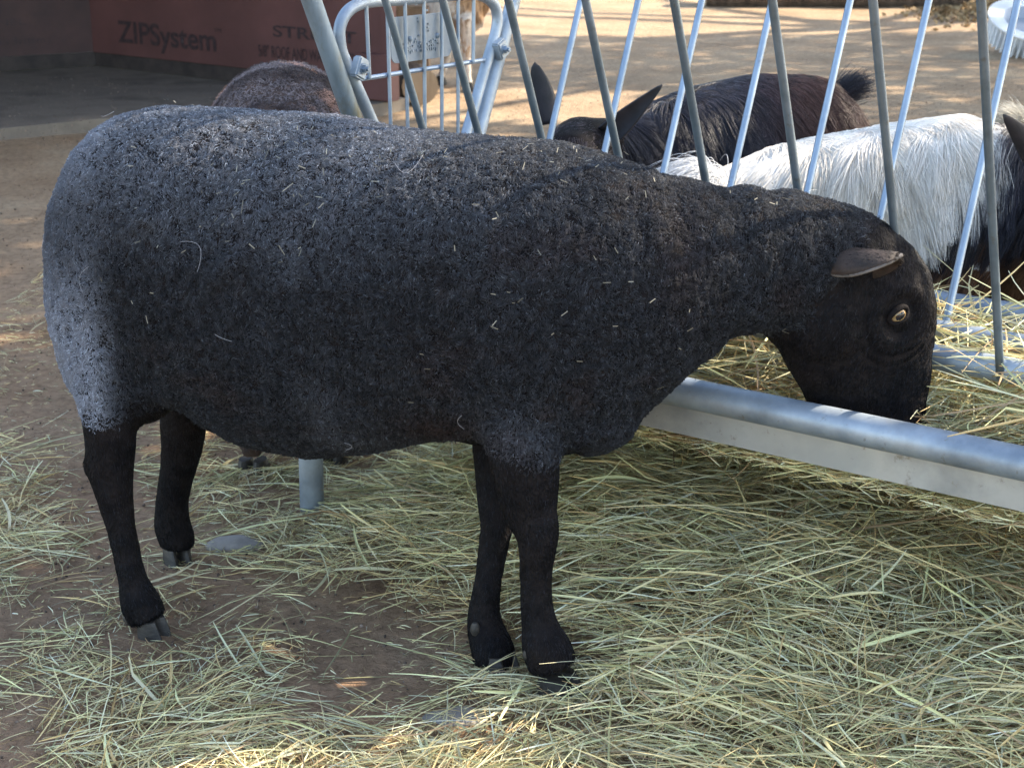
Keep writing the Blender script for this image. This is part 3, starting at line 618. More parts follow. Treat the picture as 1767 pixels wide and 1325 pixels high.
def legs4(o, d, L, Wd, zt, back=.0, r=1.):
    """o = body centre on ground, d = heading; returns four jointed legs"""
    d = unit(np.array([d[0], d[1], 0.])); s = np.array([-d[1], d[0], 0]); out = []; o = np.array([o[0], o[1], 0.])
    for sg in (-1, 1):
        h = o-d*L*.42+s*sg*Wd; f = o+d*L*.40+s*sg*Wd; j = R.uniform(-.03, .03)
        out.append([(h+[0, 0, zt], .085*r), (h+d*.05+[0, 0, zt*.72], .06*r), (h-d*.045+[0, 0, zt*.42], .03*r), (h-d*(.03+j)+[0, 0, zt*.2], .019*r), (h-d*(.0+j)+[0, 0, .075], .024*r), (h+d*(.015-j)+[0, 0, .035], .026*r)])
        out.append([(f+[0, 0, zt], .07*r), (f-d*.02+[0, 0, zt*.75], .045*r), (f+d*.01+[0, 0, zt*.42], .028*r), (f+d*(.005+j)+[0, 0, zt*.2], .018*r), (f+d*j+[0, 0, .075], .023*r), (f+d*(.02+j)+[0, 0, .035], .025*r)])
    return out
def coat(o, n, parent, L0, L1, flowfn, colfn, rad=.0005, lift=.25, k=7, name='coat', reg=None, dens=camside, drop=.5, wav=.12, clumpsc=28, mt=None):
    P, Nn = sample(o, n, dens)
    if reg is not None: kk = R.random(n) < reg(P); P, Nn = P[kk], Nn[kk]; n = len(P)
    f = flowfn(P, Nn)+vfield(P, 7, 500)*.55+vfield(P, clumpsc, 510)*.45+R.normal(0, .06, (n, 3)); f -= Nn*np.sum(f*Nn, 1, keepdims=True)
    d = unit(unit(f)+Nn*lift); Lg = R.uniform(L0, L1, n)*(.7+.6*vnoise(P, 20, 520)); t = np.linspace(0, 1, k)
    S = P[:, None]-Nn[:, None]*.002+d[:, None]*(Lg[:, None]*t)[..., None]+np.array([0, 0, -1.])*(Lg[:, None]*drop*t*t)[..., None]-Nn[:, None]*(Lg[:, None]*lift*.55*t*t)[..., None]
    # bend back to the body side surface: keep strands outside by following the outward horizontal normal
    out = Nn*np.array([1, 1, .2]); S = S+out[:, None]*(Lg[:, None]*.22*t*t*(Nn[:, 2:3] > .3))[..., None]
    S = clump(S, P, clumpsc*1.6, .72, 540)
    wv = vfield(P, 60, 530)+R.normal(0, .35, (n, 3)); S = S+wv[:, None]*(Lg[:, None]*wav*t*t)[..., None]
    return hair(name, S, rad*(1-.75*t)[None]*R.uniform(.6, 1.4, n)[:, None], colfn(P, n), mt or M['fur'], parent)

# brown sheep behind, seen from the rump
LDIR['sheep'] = (.25, 1); bc = np.array([-.445, 3.14, 0.])
d_ = unit(np.array([-.10, 1., 0])); 
bs = [[(bc-d_*.34+[0, 0, .50], .08, .12), (bc-d_*.31+[0, 0, .51], .125, .175), (bc-d_*.22+[0, 0, .515], .150, .222), (bc+d_*0+[0, 0, .50], .165, .222), (bc+d_*.25+[0, 0, .47], .15, .19), (bc+d_*.4+[0, 0, .48], .12, .16)],
      [(bc+d_*.3+[0, 0, .50], .10, .13), (bc+d_*.5+[0, 0, .46], .08, .10), (bc+d_*.62+[0, 0, .40], .07, .09), (bc+d_*.70+[0, 0, .30], .05, .06), (bc+d_*.74+[0, 0, .20], .03, .035)]]
lg = legs4(bc, d_, .70, .075, .42)
bsheep, bb = quad('sheep', 'brown-black sheep behind, only its rounded woolly rump above the black sheep', 'sheep', bs, lg, M['skinbr'], (bc[0], bc[1], 0))
def bcol(P, n):
    f = fbm(P, 9, 71, 3)[:, None]; g = sstep(.46, .62, f); rr = R.random((n, 1)); 
    o_ = sstep(.64, .72, fbm(P, 16, 73, 2))[:, None]
    return np.array([.055, .040, .040])*(.5+1.2*rr)*(1-g)+g*np.array([.17, .14, .145])*(.4+1.3*rr)+o_*np.array([.28, .12, .05])*(.3+rr*.9)
fleece(bb, 90000, bsheep, lambda C_, Nf: (C_[:, 2] > .4)*1.+.1, reg=lambda P: np.ones(len(P)), colfn=bcol, lmin=.008, lmax=.014, rad=.0005, seed=7)
for sg in (-1, 1): 
    p = bc+d_*.60+np.array([d_[1], -d_[0], 0])*sg*.06+[0, 0, .44]; ear_mesh(p, p+np.array([d_[1], -d_[0], 0])*sg*.1+[0, 0, -.01], (0, .5, 1), .05, 1., [M['skinbr']], bsheep, prof=earprof)

# dark brown long-haired goat behind the feeder
g0 = atY(1290, 300, 3.62)*[1, 1, 0]
def BP(u, v, Y): return atY(u, v, Y)
gs = [[(BP(1478, 250, 3.66), .04, .05), (BP(1450, 255, 3.66), .11, .13), (BP(1395, 258, 3.64), .15, .170), (BP(1310, 262, 3.60), .155, .178), (BP(1220, 278, 3.54), .15, .168), (BP(1140, 285, 3.48), .12, .14), (BP(1090, 288, 3.44), .08, .10)],
      [(BP(1120, 280, 3.46), .085, .10), (BP(1050, 265, 3.38), .07, .075), (BP(1000, 250, 3.28), .062, .06), (BP(985, 275, 3.17), .055, .055), (BP(975, 320, 3.10), .042, .045), (BP(972, 350, 3.06), .03, .03)]]
gd = unit(BP(1140, 292, 3.48)-BP(1450, 255, 3.66)); gc = (BP(1140, 292, 3.48)+BP(1450, 255, 3.66))/2
LDIR['goat'] = (gd[0], gd[1])
goat1, gb1 = quad('goat', 'dark brown long-haired goat with upright ears and tail, behind the feeder bars', 'goat', gs, legs4(gc, gd, .42, .075, .40), M['skin'], (gc[0], gc[1], 0))
def gflow(P, Nn): return Nn*np.array([1, 1, 0])*1.0+np.array([.55, 0, -.8])
def g1col(P, n):
    b_ = (sstep(.05, .5, (P[:, 0]-.45)/.35)*.8+.2*sstep(.55, .7, fbm(P, 8, 5, 2)))[:, None]; rr = R.random((n, 1)); st = vnoise(P, 60, 12)[:, None]
    return (np.array([.018, .016, .023])*(1-b_)+np.array([.055, .024, .018])*b_)*(.4+1.1*rr+.6*st)
coat(gb1, 60000, goat1, .05, .09, gflow, g1col, .0006, reg=lambda P: ((P[:, 2] > .30) & (P[:, 0] > BP(1065, 280, 3.4)[0]))*1.)
coat(gb1, 40000, goat1, .025, .05, lambda P, Nn: np.array([-.2, -.6, .3])+0*P, g1col, .0005, reg=lambda P: ((P[:, 2] > .30) & (P[:, 0] <= BP(1065, 280, 3.4)[0]))*1., name='head_coat')
def gear(t): return (.55+.45*math.sin(min(1, t*1.6)*math.pi*.5))*(max(0, 1-t**2.6))**.55
M['earblk'] = nmat('dark_ear', (.009, .008, .011), (.024, .019, .024), 30, .6, 0, .3, 200, None, .002)
ear_mesh(BP(945, 215, 3.24), BP(922, 108, 3.25), (1, -.25, 0), .062, 1.05, [M['earblk']], goat1, prof=gear)
def gear2(t): return (.75+.25*math.sin(min(1, t*2)*math.pi*.5))*(1-t)**.62+.04
ear_mesh(BP(1048, 232, 3.26), BP(1143, 147, 3.22), (.4, -.2, .6), .062, 1.0, [M['earblk']], goat1, prof=gear2)
# bushy tail
def tuft(base, dirv, L_, n, spread, colfn, parent, rad=.0006, name='tail', bend=(0, 0, -.2)):
    base = np.array(base); dirv = unit(np.array(dirv, float)); P = base+R.normal(0, .010, (n, 3)); d = unit(dirv+R.normal(0, spread, (n, 3))); Lg = L_*R.uniform(.55, 1.1, n); t = np.linspace(0, 1, 7)
    S = P[:, None]+d[:, None]*(Lg[:, None]*t)[..., None]+np.array(bend)*(Lg[:, None]*t*t)[..., None]
    return hair(name, S, rad*(1-.8*t)[None]*R.uniform(.6, 1.3, n)[:, None], colfn(P, n), M['fur'], parent)
tuft(BP(1440, 178, 3.7), (.60, .1, 1), .075, 1800, .24, lambda P, n: np.array([.02, .019, .026])*(.4+1.3*R.random((n, 1))), goat1, bend=(.4, 0, -.1))

# white goat with dark forequarters, feeding on the far side of the trough
W0 = 3.02
ws = [[(BP(1150, 424, 3.06), .05, .06), (BP(1180, 424, 3.06), .085, .095), (BP(1260, 409, 3.06), .125, .135), (BP(1350, 396, 3.05), .155, .158), (BP(1440, 384, 3.04), .165, .168), (BP(1540, 369, 3.02), .165, .172), (BP(1640, 359, 2.99), .155, .172), (BP(1720, 369, 2.96), .135, .16), (BP(1790, 379, 2.93), .11, .14), (BP(1850, 404, 2.88), .09, .11)],
      [(BP(1790, 350, 2.93), .10, .12), (BP(1860, 350, 2.86), .08, .095), (BP(1920, 350, 2.78), .068, .08), (BP(1950, 390, 2.70), .06, .06), (BP(1960, 440, 2.62), .045, .05), (BP(1962, 490, 2.57), .03, .034)]]
wc = (BP(1250, 385, 3.06)+BP(1720, 345, 2.96))/2; wdv = unit(BP(1720, 345, 2.96)-BP(1250, 385, 3.06)); LDIR['goat'] = (wdv[0], wdv[1])
goat2, gb2 = quad('goat', 'long-haired white goat with black and tan forequarters at the right edge', 'goat', ws, legs4(wc, wdv, .5, .08, .40), M['skinwh'], (wc[0], wc[1], 0), disp=.02)
xs = BP(1690, 350, 2.97)[0]
def wside(P): return P[:, 0]-.785-(P[:, 2]-.52)*1.0     # >0: dark shoulder, boundary leans forward at the top
def w2col(P, n):
    rr = R.random((n, 1)); st = vnoise(P, 50, 15)[:, None]; cream = sstep(.5, .75, fbm(P, 9, 88, 2))[:, None]
    wh = (np.array([.82, .76, .69])*(1-.4*cream)+np.array([.74, .62, .46])*.4*cream)*(.70+.40*rr*st+.1)
    dk = sstep(-.05, .04, wside(P)+R.normal(0, .02, n))[:, None]; tn = sstep(.52, .44, P[:, 2]+R.normal(0, .015, n))[:, None]*sstep(-.02, .10, wside(P))[:, None]
    bl = np.array([.016, .015, .024])*(.4+1.4*rr); ta = np.array([.26, .115, .04])*(.3+1.0*rr)
    return wh*(1-dk)+dk*(bl*(1-tn*.7)+ta*tn*.7)
def wflow(P, Nn):
    b_ = sstep(-.06, .05, wside(P))[:, None]; sgn = Nn*np.array([1, 1, 0])
    return (sgn*.75+np.array([.42, -.25, -.55]))*(1-b_)+b_*(sgn*.5+np.array([-.65, -.1, -.75]))
coat(gb2, 110000, goat2, .06, .12, wflow, w2col, .0006, reg=lambda P: (P[:, 2] > .28)*1., wav=.10, clumpsc=22)
tuft(BP(1225, 320, 3.0), (-.6, -.2, .35), .14, 5000, .32, lambda P, n: np.array([.8, .79, .8])*(.6+.4*R.random((n, 1))), goat2, .0008, bend=(-.2, 0, -.75))
ear_mesh(BP(1815, 292, 2.78), BP(1731, 198, 2.74), (.75, -.1, .66), .075, .9, [M['earblk']], goat2, prof=gear2)
ear_mesh(BP(1900, 262, 2.86), BP(1960, 205, 2.88), (.6, .3, .7), .055, .9, [M['earblk']], goat2, prof=gear2)

# cream goat further back at the right edge (only its tuft shows)
cc = BP(1900, 260, 3.75); LDIR['goat'] = (1, .3)
cs = [[(BP(1800, 265, 3.72), .05, .06), (BP(1815, 270, 3.72), .10, .11), (BP(1880, 275, 3.74), .14, .15), (BP(2000, 280, 3.8), .15, .15), (BP(2150, 275, 3.86), .13, .14), (BP(2230, 262, 3.9), .08, .10)],
      [(BP(2200, 262, 3.9), .08, .10), (BP(2290, 200, 3.92), .06, .07), (BP(2340, 150, 3.92), .055, .06), (BP(2380, 165, 3.9), .045, .045), (BP(2410, 190, 3.88), .03, .03)]]
cg = (BP(1815, 270, 3.72)+BP(2150, 275, 3.86))/2; cd = unit(BP(2150, 275, 3.86)-BP(1815, 270, 3.72))
goat3, gb3 = quad('goat', 'cream goat mostly out of frame, only a pale wispy tuft showing at right edge', 'goat', cs, legs4(cg, cd, .42, .07, .36), M['skinwh'], (cg[0], cg[1], 0))
crm = lambda P, n: np.array([.72, .66, .56])*(.5+.5*R.random((n, 1)))
coat(gb3, 16000, goat3, .05, .09, lambda P, Nn: Nn*np.array([1, 1, 0])+np.array([-.5, 0, -.6]), crm, .0008, reg=lambda P: (P[:, 2] > .28)*1.)
tuft(BP(1768, 232, 3.5), (-.45, -.1, .9), .085, 2200, .42, crm, goat3, .0008, bend=(-.25, 0, -.3))

# tan and white goat far behind the end panel
fz = 7.95; Y0 = 7.95
def FPp(u, v, Y=Y0): return atY(u, v, Y)
fs = [[(FPp(655, 12), .07, .09), (FPp(670, 14), .11, .13), (FPp(710, 16), .135, .15), (FPp(760, 14), .135, .15), (FPp(800, 8), .12, .15), (FPp(822, 0), .09, .12)],
      [(FPp(805, -2), .09, .12), (FPp(832, -30), .065, .085), (FPp(848, -52), .05, .06), (FPp(866, -48), .042, .045), (FPp(884, -38), .025, .03)]]
fd_ = (1, -.15); LDIR['goat'] = fd_
def zz_(u, v, Y=Y0): return FPp(u, v, Y)
def fl(pts): return [(FPp(u, v, Y), r) for u, v, Y, r in pts]
flegs = [fl([(800, 30, 7.82, .05), (805, 60, 7.82, .030), (806, 100, 7.83, .022), (808, 135, 7.83, .018), (810, 146, 7.83, .022)]),
         fl([(785, 35, 8.05, .05), (782, 70, 8.06, .03), (770, 105, 8.06, .02), (762, 130, 8.06, .017), (760, 141, 8.06, .022)]),
         fl([(690, 35, 7.86, .065), (698, 75, 7.86, .038), (712, 108, 7.86, .022), (722, 132, 7.86, .018), (726, 143, 7.86, .022)]),
         fl([(680, 35, 8.15, .06), (678, 75, 8.15, .035), (690, 105, 8.15, .02), (694, 128, 8.15, .017), (696, 136, 8.15, .022)])]
goat4, gb4 = quad('goat', 'tan goat with white legs standing far back in sunlight, seen through the wire panel', 'goat', fs, flegs, nmat('tan_and_white_coat', (.62, .54, .46), (.36, .21, .11), 4.5, .8, 0, .5, 60, None, .01, lo=.45, hi=.55), (FPp(740, 140)[0], Y0, 0), voxel=.012)
ear_mesh(FPp(842, -58, 7.9), FPp(822, -50, 7.75), (0, 0, 1), .05, .9, [M['skinbr']], goat4, prof=earprof)
def fcol(P, n):
    wv = sstep(.36, .26, P[:, 2])[:, None]; wv = np.maximum(wv, sstep(.5, .6, fbm(P, 5, 21, 2))[:, None]); return (np.array([.62, .57, .52])*wv+np.array([.32, .18, .09])*(1-wv))*(.6+.6*R.random((n, 1)))
coat(gb4, 26000, goat4, .015, .035, lambda P, Nn: np.array([-.3, 0, -1.])+0*P, fcol, .0012, drop=.2)

# ------------------------------------------------------------------ hay
HC = np.array([[.78, .68, .42], [.61, .60, .36], [.84, .71, .44], [.68, .50, .27], [.40, .39, .23], [.62, .61, .46], [.92, .83, .62], [.30, .20, .12], [.42, .29, .19], [.62, .62, .48]])
HW = np.array([.16, .12, .17, .10, .09, .06, .15, .05, .06, .04]); HW = HW/HW.sum()
def straws(x, y, z, Lg, wid, yaw, pitch, curve, cidx=None, dirt=None):
    """ribbons folded along their length; returns V, Q, colour"""
    n = len(x); k = 6; t = np.linspace(-.5, .5, k)[None, :, None]
    d = np.stack([np.cos(yaw)*np.cos(pitch), np.sin(yaw)*np.cos(pitch), np.sin(pitch)], -1)
    s = np.stack([-np.sin(yaw), np.cos(yaw), np.zeros(n)], -1); u = np.cross(d, s); u = u*np.sign(u[:, 2:3]+1e-9)
    curve = curve*.45; kink = R.random(n) < .28; cv = np.where(kink, 0, curve); kk = np.where(kink, R.normal(0, .6, n), 0)[:, None, None]
    c = np.stack([x, y, z], -1)[:, None]+d[:, None]*(t*Lg[:, None, None])+s[:, None]*((t*t-.08)*(cv*Lg)[:, None, None])+u[:, None]*((.08-t*t)*(np.abs(R.normal(0, .12, n))*Lg)[:, None, None])
    c = c+s[:, None]*np.maximum(t-R.uniform(-.3, .3, (n, 1, 1)), 0)*kk*Lg[:, None, None]
    tw = R.uniform(0, math.pi, n)[:, None]+R.normal(0, .6, n)[:, None]*t[..., 0]
    a = s[:, None]*np.cos(tw)[..., None]+u[:, None]*np.sin(tw)[..., None]; b_ = -s[:, None]*np.sin(tw)[..., None]+u[:, None]*np.cos(tw)[..., None]
    tp = (1-(np.abs(t)*2)**3*.6)*wid[:, None, None]/2
    V = np.stack([c+a*tp, c+b_*tp*.7, c-a*tp], 2)         # n,k,3,3
    ci = R.choice(len(HC), n, p=HW) if cidx is None else cidx
    col = HC[ci]*R.uniform(.7, 1.25, (n, 1))
    if dirt is not None: col = col*(1-dirt[:, None])+np.array([.16, .11, .08])*dirt[:, None]
    col = col*np.array([1.0, .985, .86])
    col = np.repeat((col[:, None]*np.linspace(.85, 1.12, k)[None, :, None]), 3, 1).reshape(-1, 3)
    base = (np.arange(n)*k*3)[:, None, None]; i = np.arange(k-1)[None, :, None]*3; q0 = base+i
    Q = np.concatenate([np.stack([q0, q0+1, q0+4, q0+3], -1).reshape(-1, 4), np.stack([q0+1, q0+2, q0+5, q0+4], -1).reshape(-1, 4)])
    return V.reshape(-1, 3), Q, np.clip(col, 0, .85)
hollow = [(atY(262, 1085, 2.16), .05), (atY(305, 950, 2.43), .06), (atY(958, 1165, 2.0), .06), (atY(858, 1150, 2.07), .055), (atz(533, 885), .04)]
CU = np.array([0, 200, 400, 600, 800, 1000, 1200, 1400, 1767.]); CV = np.array([330, 450, 600, 700, 780, 850, 920, 1000, 1080, 1150, 1230, 1325.])
CT = np.array([[.10, .02, .0, .0, .0, .0, .0, .0, .0], [.45, .05, .0, .0, .0, .1, .1, .1, .1], [.20, .06, .10, .15, .2, .3, .5, .6, .6], [.25, .08, .25, .35, .5, .7, .8, .9, .9],
               [.20, .07, .45, .60, .8, 1, 1, 1, 1], [.35, .10, .50, .75, 1, 1, 1, 1, 1], [.75, .30, .42, .70, .95, 1, 1, 1, 1], [.50, .25, .14, .50, .85, 1, 1, 1, 1],
               [.22, .30, .22, .25, .60, .9, 1, 1, 1], [.40, .45, .35, .22, .45, .85, 1, 1, 1], [.35, .60, .55, .35, .55, .95, 1, 1, 1], [.20, .70, .70, .75, .9, 1, 1, 1, 1]])
def cover(x, y):
    """hay cover 0..1 over the ground, surveyed on a grid of the photograph and laid out on the soil"""
    dpt = y*math.cos(TH)+CH*math.sin(TH); u = 883.5+FPX*x/dpt; v = 662.5+FPX*(CH*math.cos(TH)-y*math.sin(TH))/dpt
    fu = np.interp(u, CU, np.arange(len(CU))); fv = np.interp(v, CV, np.arange(len(CV))); iu = np.minimum(fu.astype(int), len(CU)-2); iv_ = np.minimum(fv.astype(int), len(CV)-2); fu = fu-iu; fv = fv-iv_
    c = (CT[iv_, iu]*(1-fu)+CT[iv_, iu+1]*fu)*(1-fv)+(CT[iv_+1, iu]*(1-fu)+CT[iv_+1, iu+1]*fu)*fv
    P = np.stack([x, y, 0*x], -1); n = fbm(P, 7.5, 33, 3)
    return np.clip(c*(.25+.75*sstep(.30+.0*c, .60, n+.35*(c-.5)))**(1.6-c*1.2)+.006, .006, 1)
def mound(x, y):
    """thickness of the hay in metres"""
    s = (x-A[0])*e[0]+(y-A[1])*e[1]; n = (x-A[0])*nn[0]+(y-A[1])*nn[1]
    h = .085*sstep(-.45, .05, n)*sstep(-.05, .35, s)*sstep(1.3, .9, n)+.03*sstep(.0, .5, x)*sstep(1.3, 1.6, y)
    P = np.stack([x, y, 0*x], -1); h = h+.028*(fbm(P, 7, 44, 2))*sstep(-.3, .2, x)
    return h
def scatter(n, x0, x1, y0, y1, Lr, wr, top=False, seed=0, pw=1.):
    x = R.uniform(x0, x1, n*3); y = R.uniform(y0, y1, n*3); k = R.random(n*3) < cover(x, y)**(pw*1.5); 
    inside = np.abs(x) < .36*np.maximum(y, 1)*1.08+.25; k &= inside
    x, y = x[k][:n], y[k][:n]; m = len(x); c = cover(x, y); h = mound(x, y)
    zf = (R.random(m)**.6 if not top else R.uniform(.8, 1.15, m)); z = height(x, y)+.003+(h+.010*c)*zf
    Lg = R.uniform(*Lr, m)*R.uniform(.5, 1, m); wid = R.uniform(*wr, m); P = np.stack([x, y, 0*x], -1)
    yaw = np.where(R.random(m) < .35, fbm(P, 4, 66, 2)*math.pi*2.4+R.normal(0, .3, m), R.uniform(0, math.pi, m))
    pitch = R.normal(0, .05+.09*c, m); z = z+np.abs(np.sin(pitch))*Lg*.35
    for q, r in hollow:
        dd = np.hypot(x-q[0], y-q[1]); z = np.where(dd < r*1.15, np.minimum(z, .010), z)
    dirt = np.where((zf < .62) & (c > .5), R.uniform(.1, .9, m), (R.random(m) < .3)*R.uniform(0, .8, m)*(1-.6*top))  # strands low in thick cover mixed darker brown, others at random
    return straws(x, y, z, Lg, wid, yaw, pitch, R.normal(0, .35, m), None, dirt)
def merge(parts):
    V = []; Q = []; C_ = []; o = 0
    for v, q, c in parts: V.append(v); Q.append(q+o); C_.append(c); o += len(v)
    return np.concatenate(V), np.concatenate(Q), np.concatenate(C_)
parts = [scatter(56000, -1.3, 1.3, 1.45, 5.2, (.025, .14), (.0007, .0021)),
         scatter(17000, -1.1, 1.1, 1.45, 3.2, (.06, .22), (.0010, .0026), True),
         scatter(34000, -1.3, 1.3, 1.45, 4.6, (.008, .045), (.0007, .0018), pw=.6),
         scatter(26000, -1.3, 1.3, 1.45, 4.2, (.004, .022), (.0006, .0018), pw=.22),
         scatter(700, -1., 1.1, 1.5, 2.9, (.10, .26), (.003, .0055), True)]
V, Q, Cc = merge(parts); V[:, 2] = np.maximum(V[:, 2], height(V[:, 0], V[:, 1])+.0008)
tag(fastmesh('ground_hay', V, Q, M['hay'], col=Cc), 'loose pale green and straw-coloured hay scattered over the soil', 'hay', kind='stuff')
# hay lying in the trough and sticking up through the rack
n = 15000; s = R.uniform(.0, 1.75, n); q = R.uniform(.035, .64, n)
P = np.stack([s, q, 0*s], -1); lowq = sstep(.22, .05, q); zz = .258+(.085*fbm(P, 5, 70, 2)+.055*R.random(n))*(1-.75*lowq)+.02*np.exp(-((q-.31)/.1)**2)
pos = A[None]+e*s[:, None]+nn*q[:, None]
tp1 = straws(pos[:, 0], pos[:, 1], zz, R.uniform(.04, .17, n), R.uniform(.0012, .0030, n), R.uniform(0, math.pi, n), R.normal(0, .14, n), R.normal(0, .35, n))
n = 2400; s = R.uniform(.1, 1.75, n); q = np.clip(R.normal(.33, .13, n), .06, .62); pos = A[None]+e*s[:, None]+nn*q[:, None]
head_c = mid(1500, 700); kq = np.hypot(pos[:, 0]-head_c[0], pos[:, 1]-head_c[1]+.05) > .15; pos = pos[kq]; n = len(pos)
tp2 = straws(pos[:, 0], pos[:, 1], .36+.05*R.random(n)+.02, R.uniform(.08, .26, n), R.uniform(.0016, .0042, n), R.uniform(0, math.pi, n), R.normal(0, .30, n), R.normal(0, .4, n))
V, Q, Cc = merge([tp1, tp2])
# keep every straw inside the trough walls
dV = V-A; sn = dV@nn; lo = .03; over = np.clip(sn, lo, .64)-sn; low = V[:, 2] < .40; V = V+nn*(over*low)[:, None]; V[:, 2] = np.where(low, np.maximum(V[:, 2], .238+.0*V[:, 2]), V[:, 2])
tag(fastmesh('trough_hay', V, Q, M['hay'], col=Cc), 'green hay filling the trough around the sheep\'s muzzle', 'hay', kind='stuff')
# bits of straw and pale hairs caught in the fleece
dbg = []
n = 170; P, Nn = sample(body, n, lambda C_, Nf: (sstep(.45, .62, fbm(C_, 9, 640, 2))*(Nf[:, 1] < .3)*(C_[:, 2] > .42)*(C_[:, 0] < .5)*(.25+1.2*sstep(.45, .75, C_[:, 2])))); 
P = P+Nn*.010; Lg = R.uniform(.003, .011, n)*np.where(R.random(n) < .15, 1.7, 1); t1 = unit(np.cross(Nn, R.normal(0, 1, (n, 3)))); t2 = np.cross(Nn, t1)
V = np.stack([P+t1*Lg[:, None]/2+t2*.0006, P+t1*Lg[:, None]/2-t2*.0006, P-t1*Lg[:, None]/2-t2*.0006+Nn*.002, P-t1*Lg[:, None]/2+t2*.0006+Nn*.002], 1).reshape(-1, 3)
tag(fastmesh('straw_bits', V, np.arange(n*4).reshape(-1, 4), M['hay'], col=np.repeat(np.array([.26, .24, .19])*R.uniform(.3, 1.2, (n, 1)), 4, 0)), 'tiny straw flecks caught in the black fleece', 'straw', kind='stuff')
n = 9; P, Nn = sample(body, n, lambda C_, Nf: ((Nf[:, 1] < 0)*(C_[:, 2] > .34)*(C_[:, 0] < .45)*1.)); k = 9; t = np.linspace(-.5, .5, k); t1 = unit(np.cross(Nn, R.normal(0, 1, (n, 3)))); t2 = np.cross(Nn, t1)
Lg = R.uniform(.02, .055, n); cv = R.normal(0, .9, n)
S = P[:, None]+Nn[:, None]*.0125+t1[:, None]*(Lg[:, None]*t)[..., None]+t2[:, None]*((cv*Lg)[:, None]*(t*t+.6*t**3))[..., None]
hair('stray_hairs', S, np.full((n, k), .00017), np.tile(np.array([.40, .40, .43]), (n, 1)), M['fur'], sheep)
# crumbs, droppings and small stones on the soil
n = 20000; x = R.uniform(-2.6, 2.6, n); y = 1.5+6.5*R.random(n)**2.2; r = R.uniform(.0010, .0042, n)*R.uniform(.5, 1, n); z = height(x, y)
onslab = (y > 6.05) & (x < -.75); z = np.where(onslab, .045, z)
ico = bmesh.new(); bmesh.ops.create_icosphere(ico, subdivisions=1, radius=1); iv = np.array([v.co[:] for v in ico.verts]); iF = np.array([[v.index for v in f.verts] for f in ico.faces]); ico.free()
V = (iv[None]*(r[:, None, None]*R.uniform(.6, 1.3, (n, 1, 3)))+np.stack([x, y, z+r*.3], -1)[:, None]).reshape(-1, 3); Fq = (iF[None]+(np.arange(n)*len(iv))[:, None, None]).reshape(-1, 3)
cl_ = np.where(R.random((n, 1)) < .6, np.array([[.10, .07, .055]]), np.array([[.22, .16, .12]]))*R.uniform(.5, 1.3, (n, 1))
M['crumb'] = attrmat('soil_crumb', .9, .2)
tag(fastmesh('soil_crumbs', V, Fq, M['crumb'], col=np.repeat(cl_, len(iv), 0)), 'dark droppings and crumbs of soil scattered on the ground', 'soil', kind='stuff')

# ------------------------------------------------------------------ small background things
def rock(name, c, r, m, label, cat, seed, sq=(1, .8, .7)):
    bm = bmesh.new(); bmesh.ops.create_icosphere(bm, subdivisions=3, radius=1); P = np.array([v.co[:] for v in bm.verts])
    d = 1+.45*(fbm(P+seed, 1.6, seed, 3)-.5)
    for v, k_ in zip(bm.verts, d): v.co = Vector((v.co.x*k_*r*sq[0]+c[0], v.co.y*k_*r*sq[1]+c[1], v.co.z*k_*r*sq[2]+c[2]))
    me = bpy.data.meshes.new(name); bm.to_mesh(me); bm.free(); me.polygons.foreach_set('use_smooth', [True]*len(me.polygons)); me.materials.append(m); return tag(link(name, me), label, cat)
M['stone'] = nmat('grey_stone', (.20, .18, .16), (.34, .31, .28), 20, .85, 0, .5, 60, None, .005)
p = atz(405, 942); rock('stone', (p[0], p[1], .0), .05, M['stone'], 'flat grey stone half buried in hay beside the far hind hoof', 'stone', 3, (1, .6, .3))
p = atz(660, 1235); rock('stone', (p[0]+.1, p[1], -.004), .045, M['stone'], 'small flat stone in the bare soil left of the front hooves', 'stone', 5, (1.1, .6, .22))
def log_piece(name, p0, p1, r, label):
    p0, p1 = np.array(p0), np.array(p1); n_ = 10; pts = [p0+(p1-p0)*t for t in np.linspace(0, 1, n_)]
    o = MB().tube(pts, [r*(1+.10*math.sin(i*2.1)) for i in range(n_)], 18).build(name, [M['bark']], None); o.data.materials.append(M['wood'])
    for f in o.data.polygons:
        if len(f.vertices) > 4: f.material_index = 1; f.use_smooth = False
    return tag(o, label, 'log')
q = atz(703, 182); log_piece('log', q+[-.03, .30, .085], q+[.06, 0, .085], .085, 'short cut log lying by the end of the red wall')
q = atz(655, 178); q0 = q+[.08, .1, 0]; 
MB_ = MB().box(q0+[.05, .15, .20], .09, .09, .22, bev=.012); o = MB_.build('timber_block', [nmat('rough_timber_block', (.13, .08, .05), (.26, .17, .10), 9, .9, 0, .7, 50, None, .01, stretch=(1, 1, .25))]); tag(o, 'brown upright timber block beside the red wall end', 'wood block')
q = atz(1500, 13); log_piece('log', q+[-1.2, .12, .12], q+[2.6, .05, .12], .16, 'long dark log edging the yard at the top right')
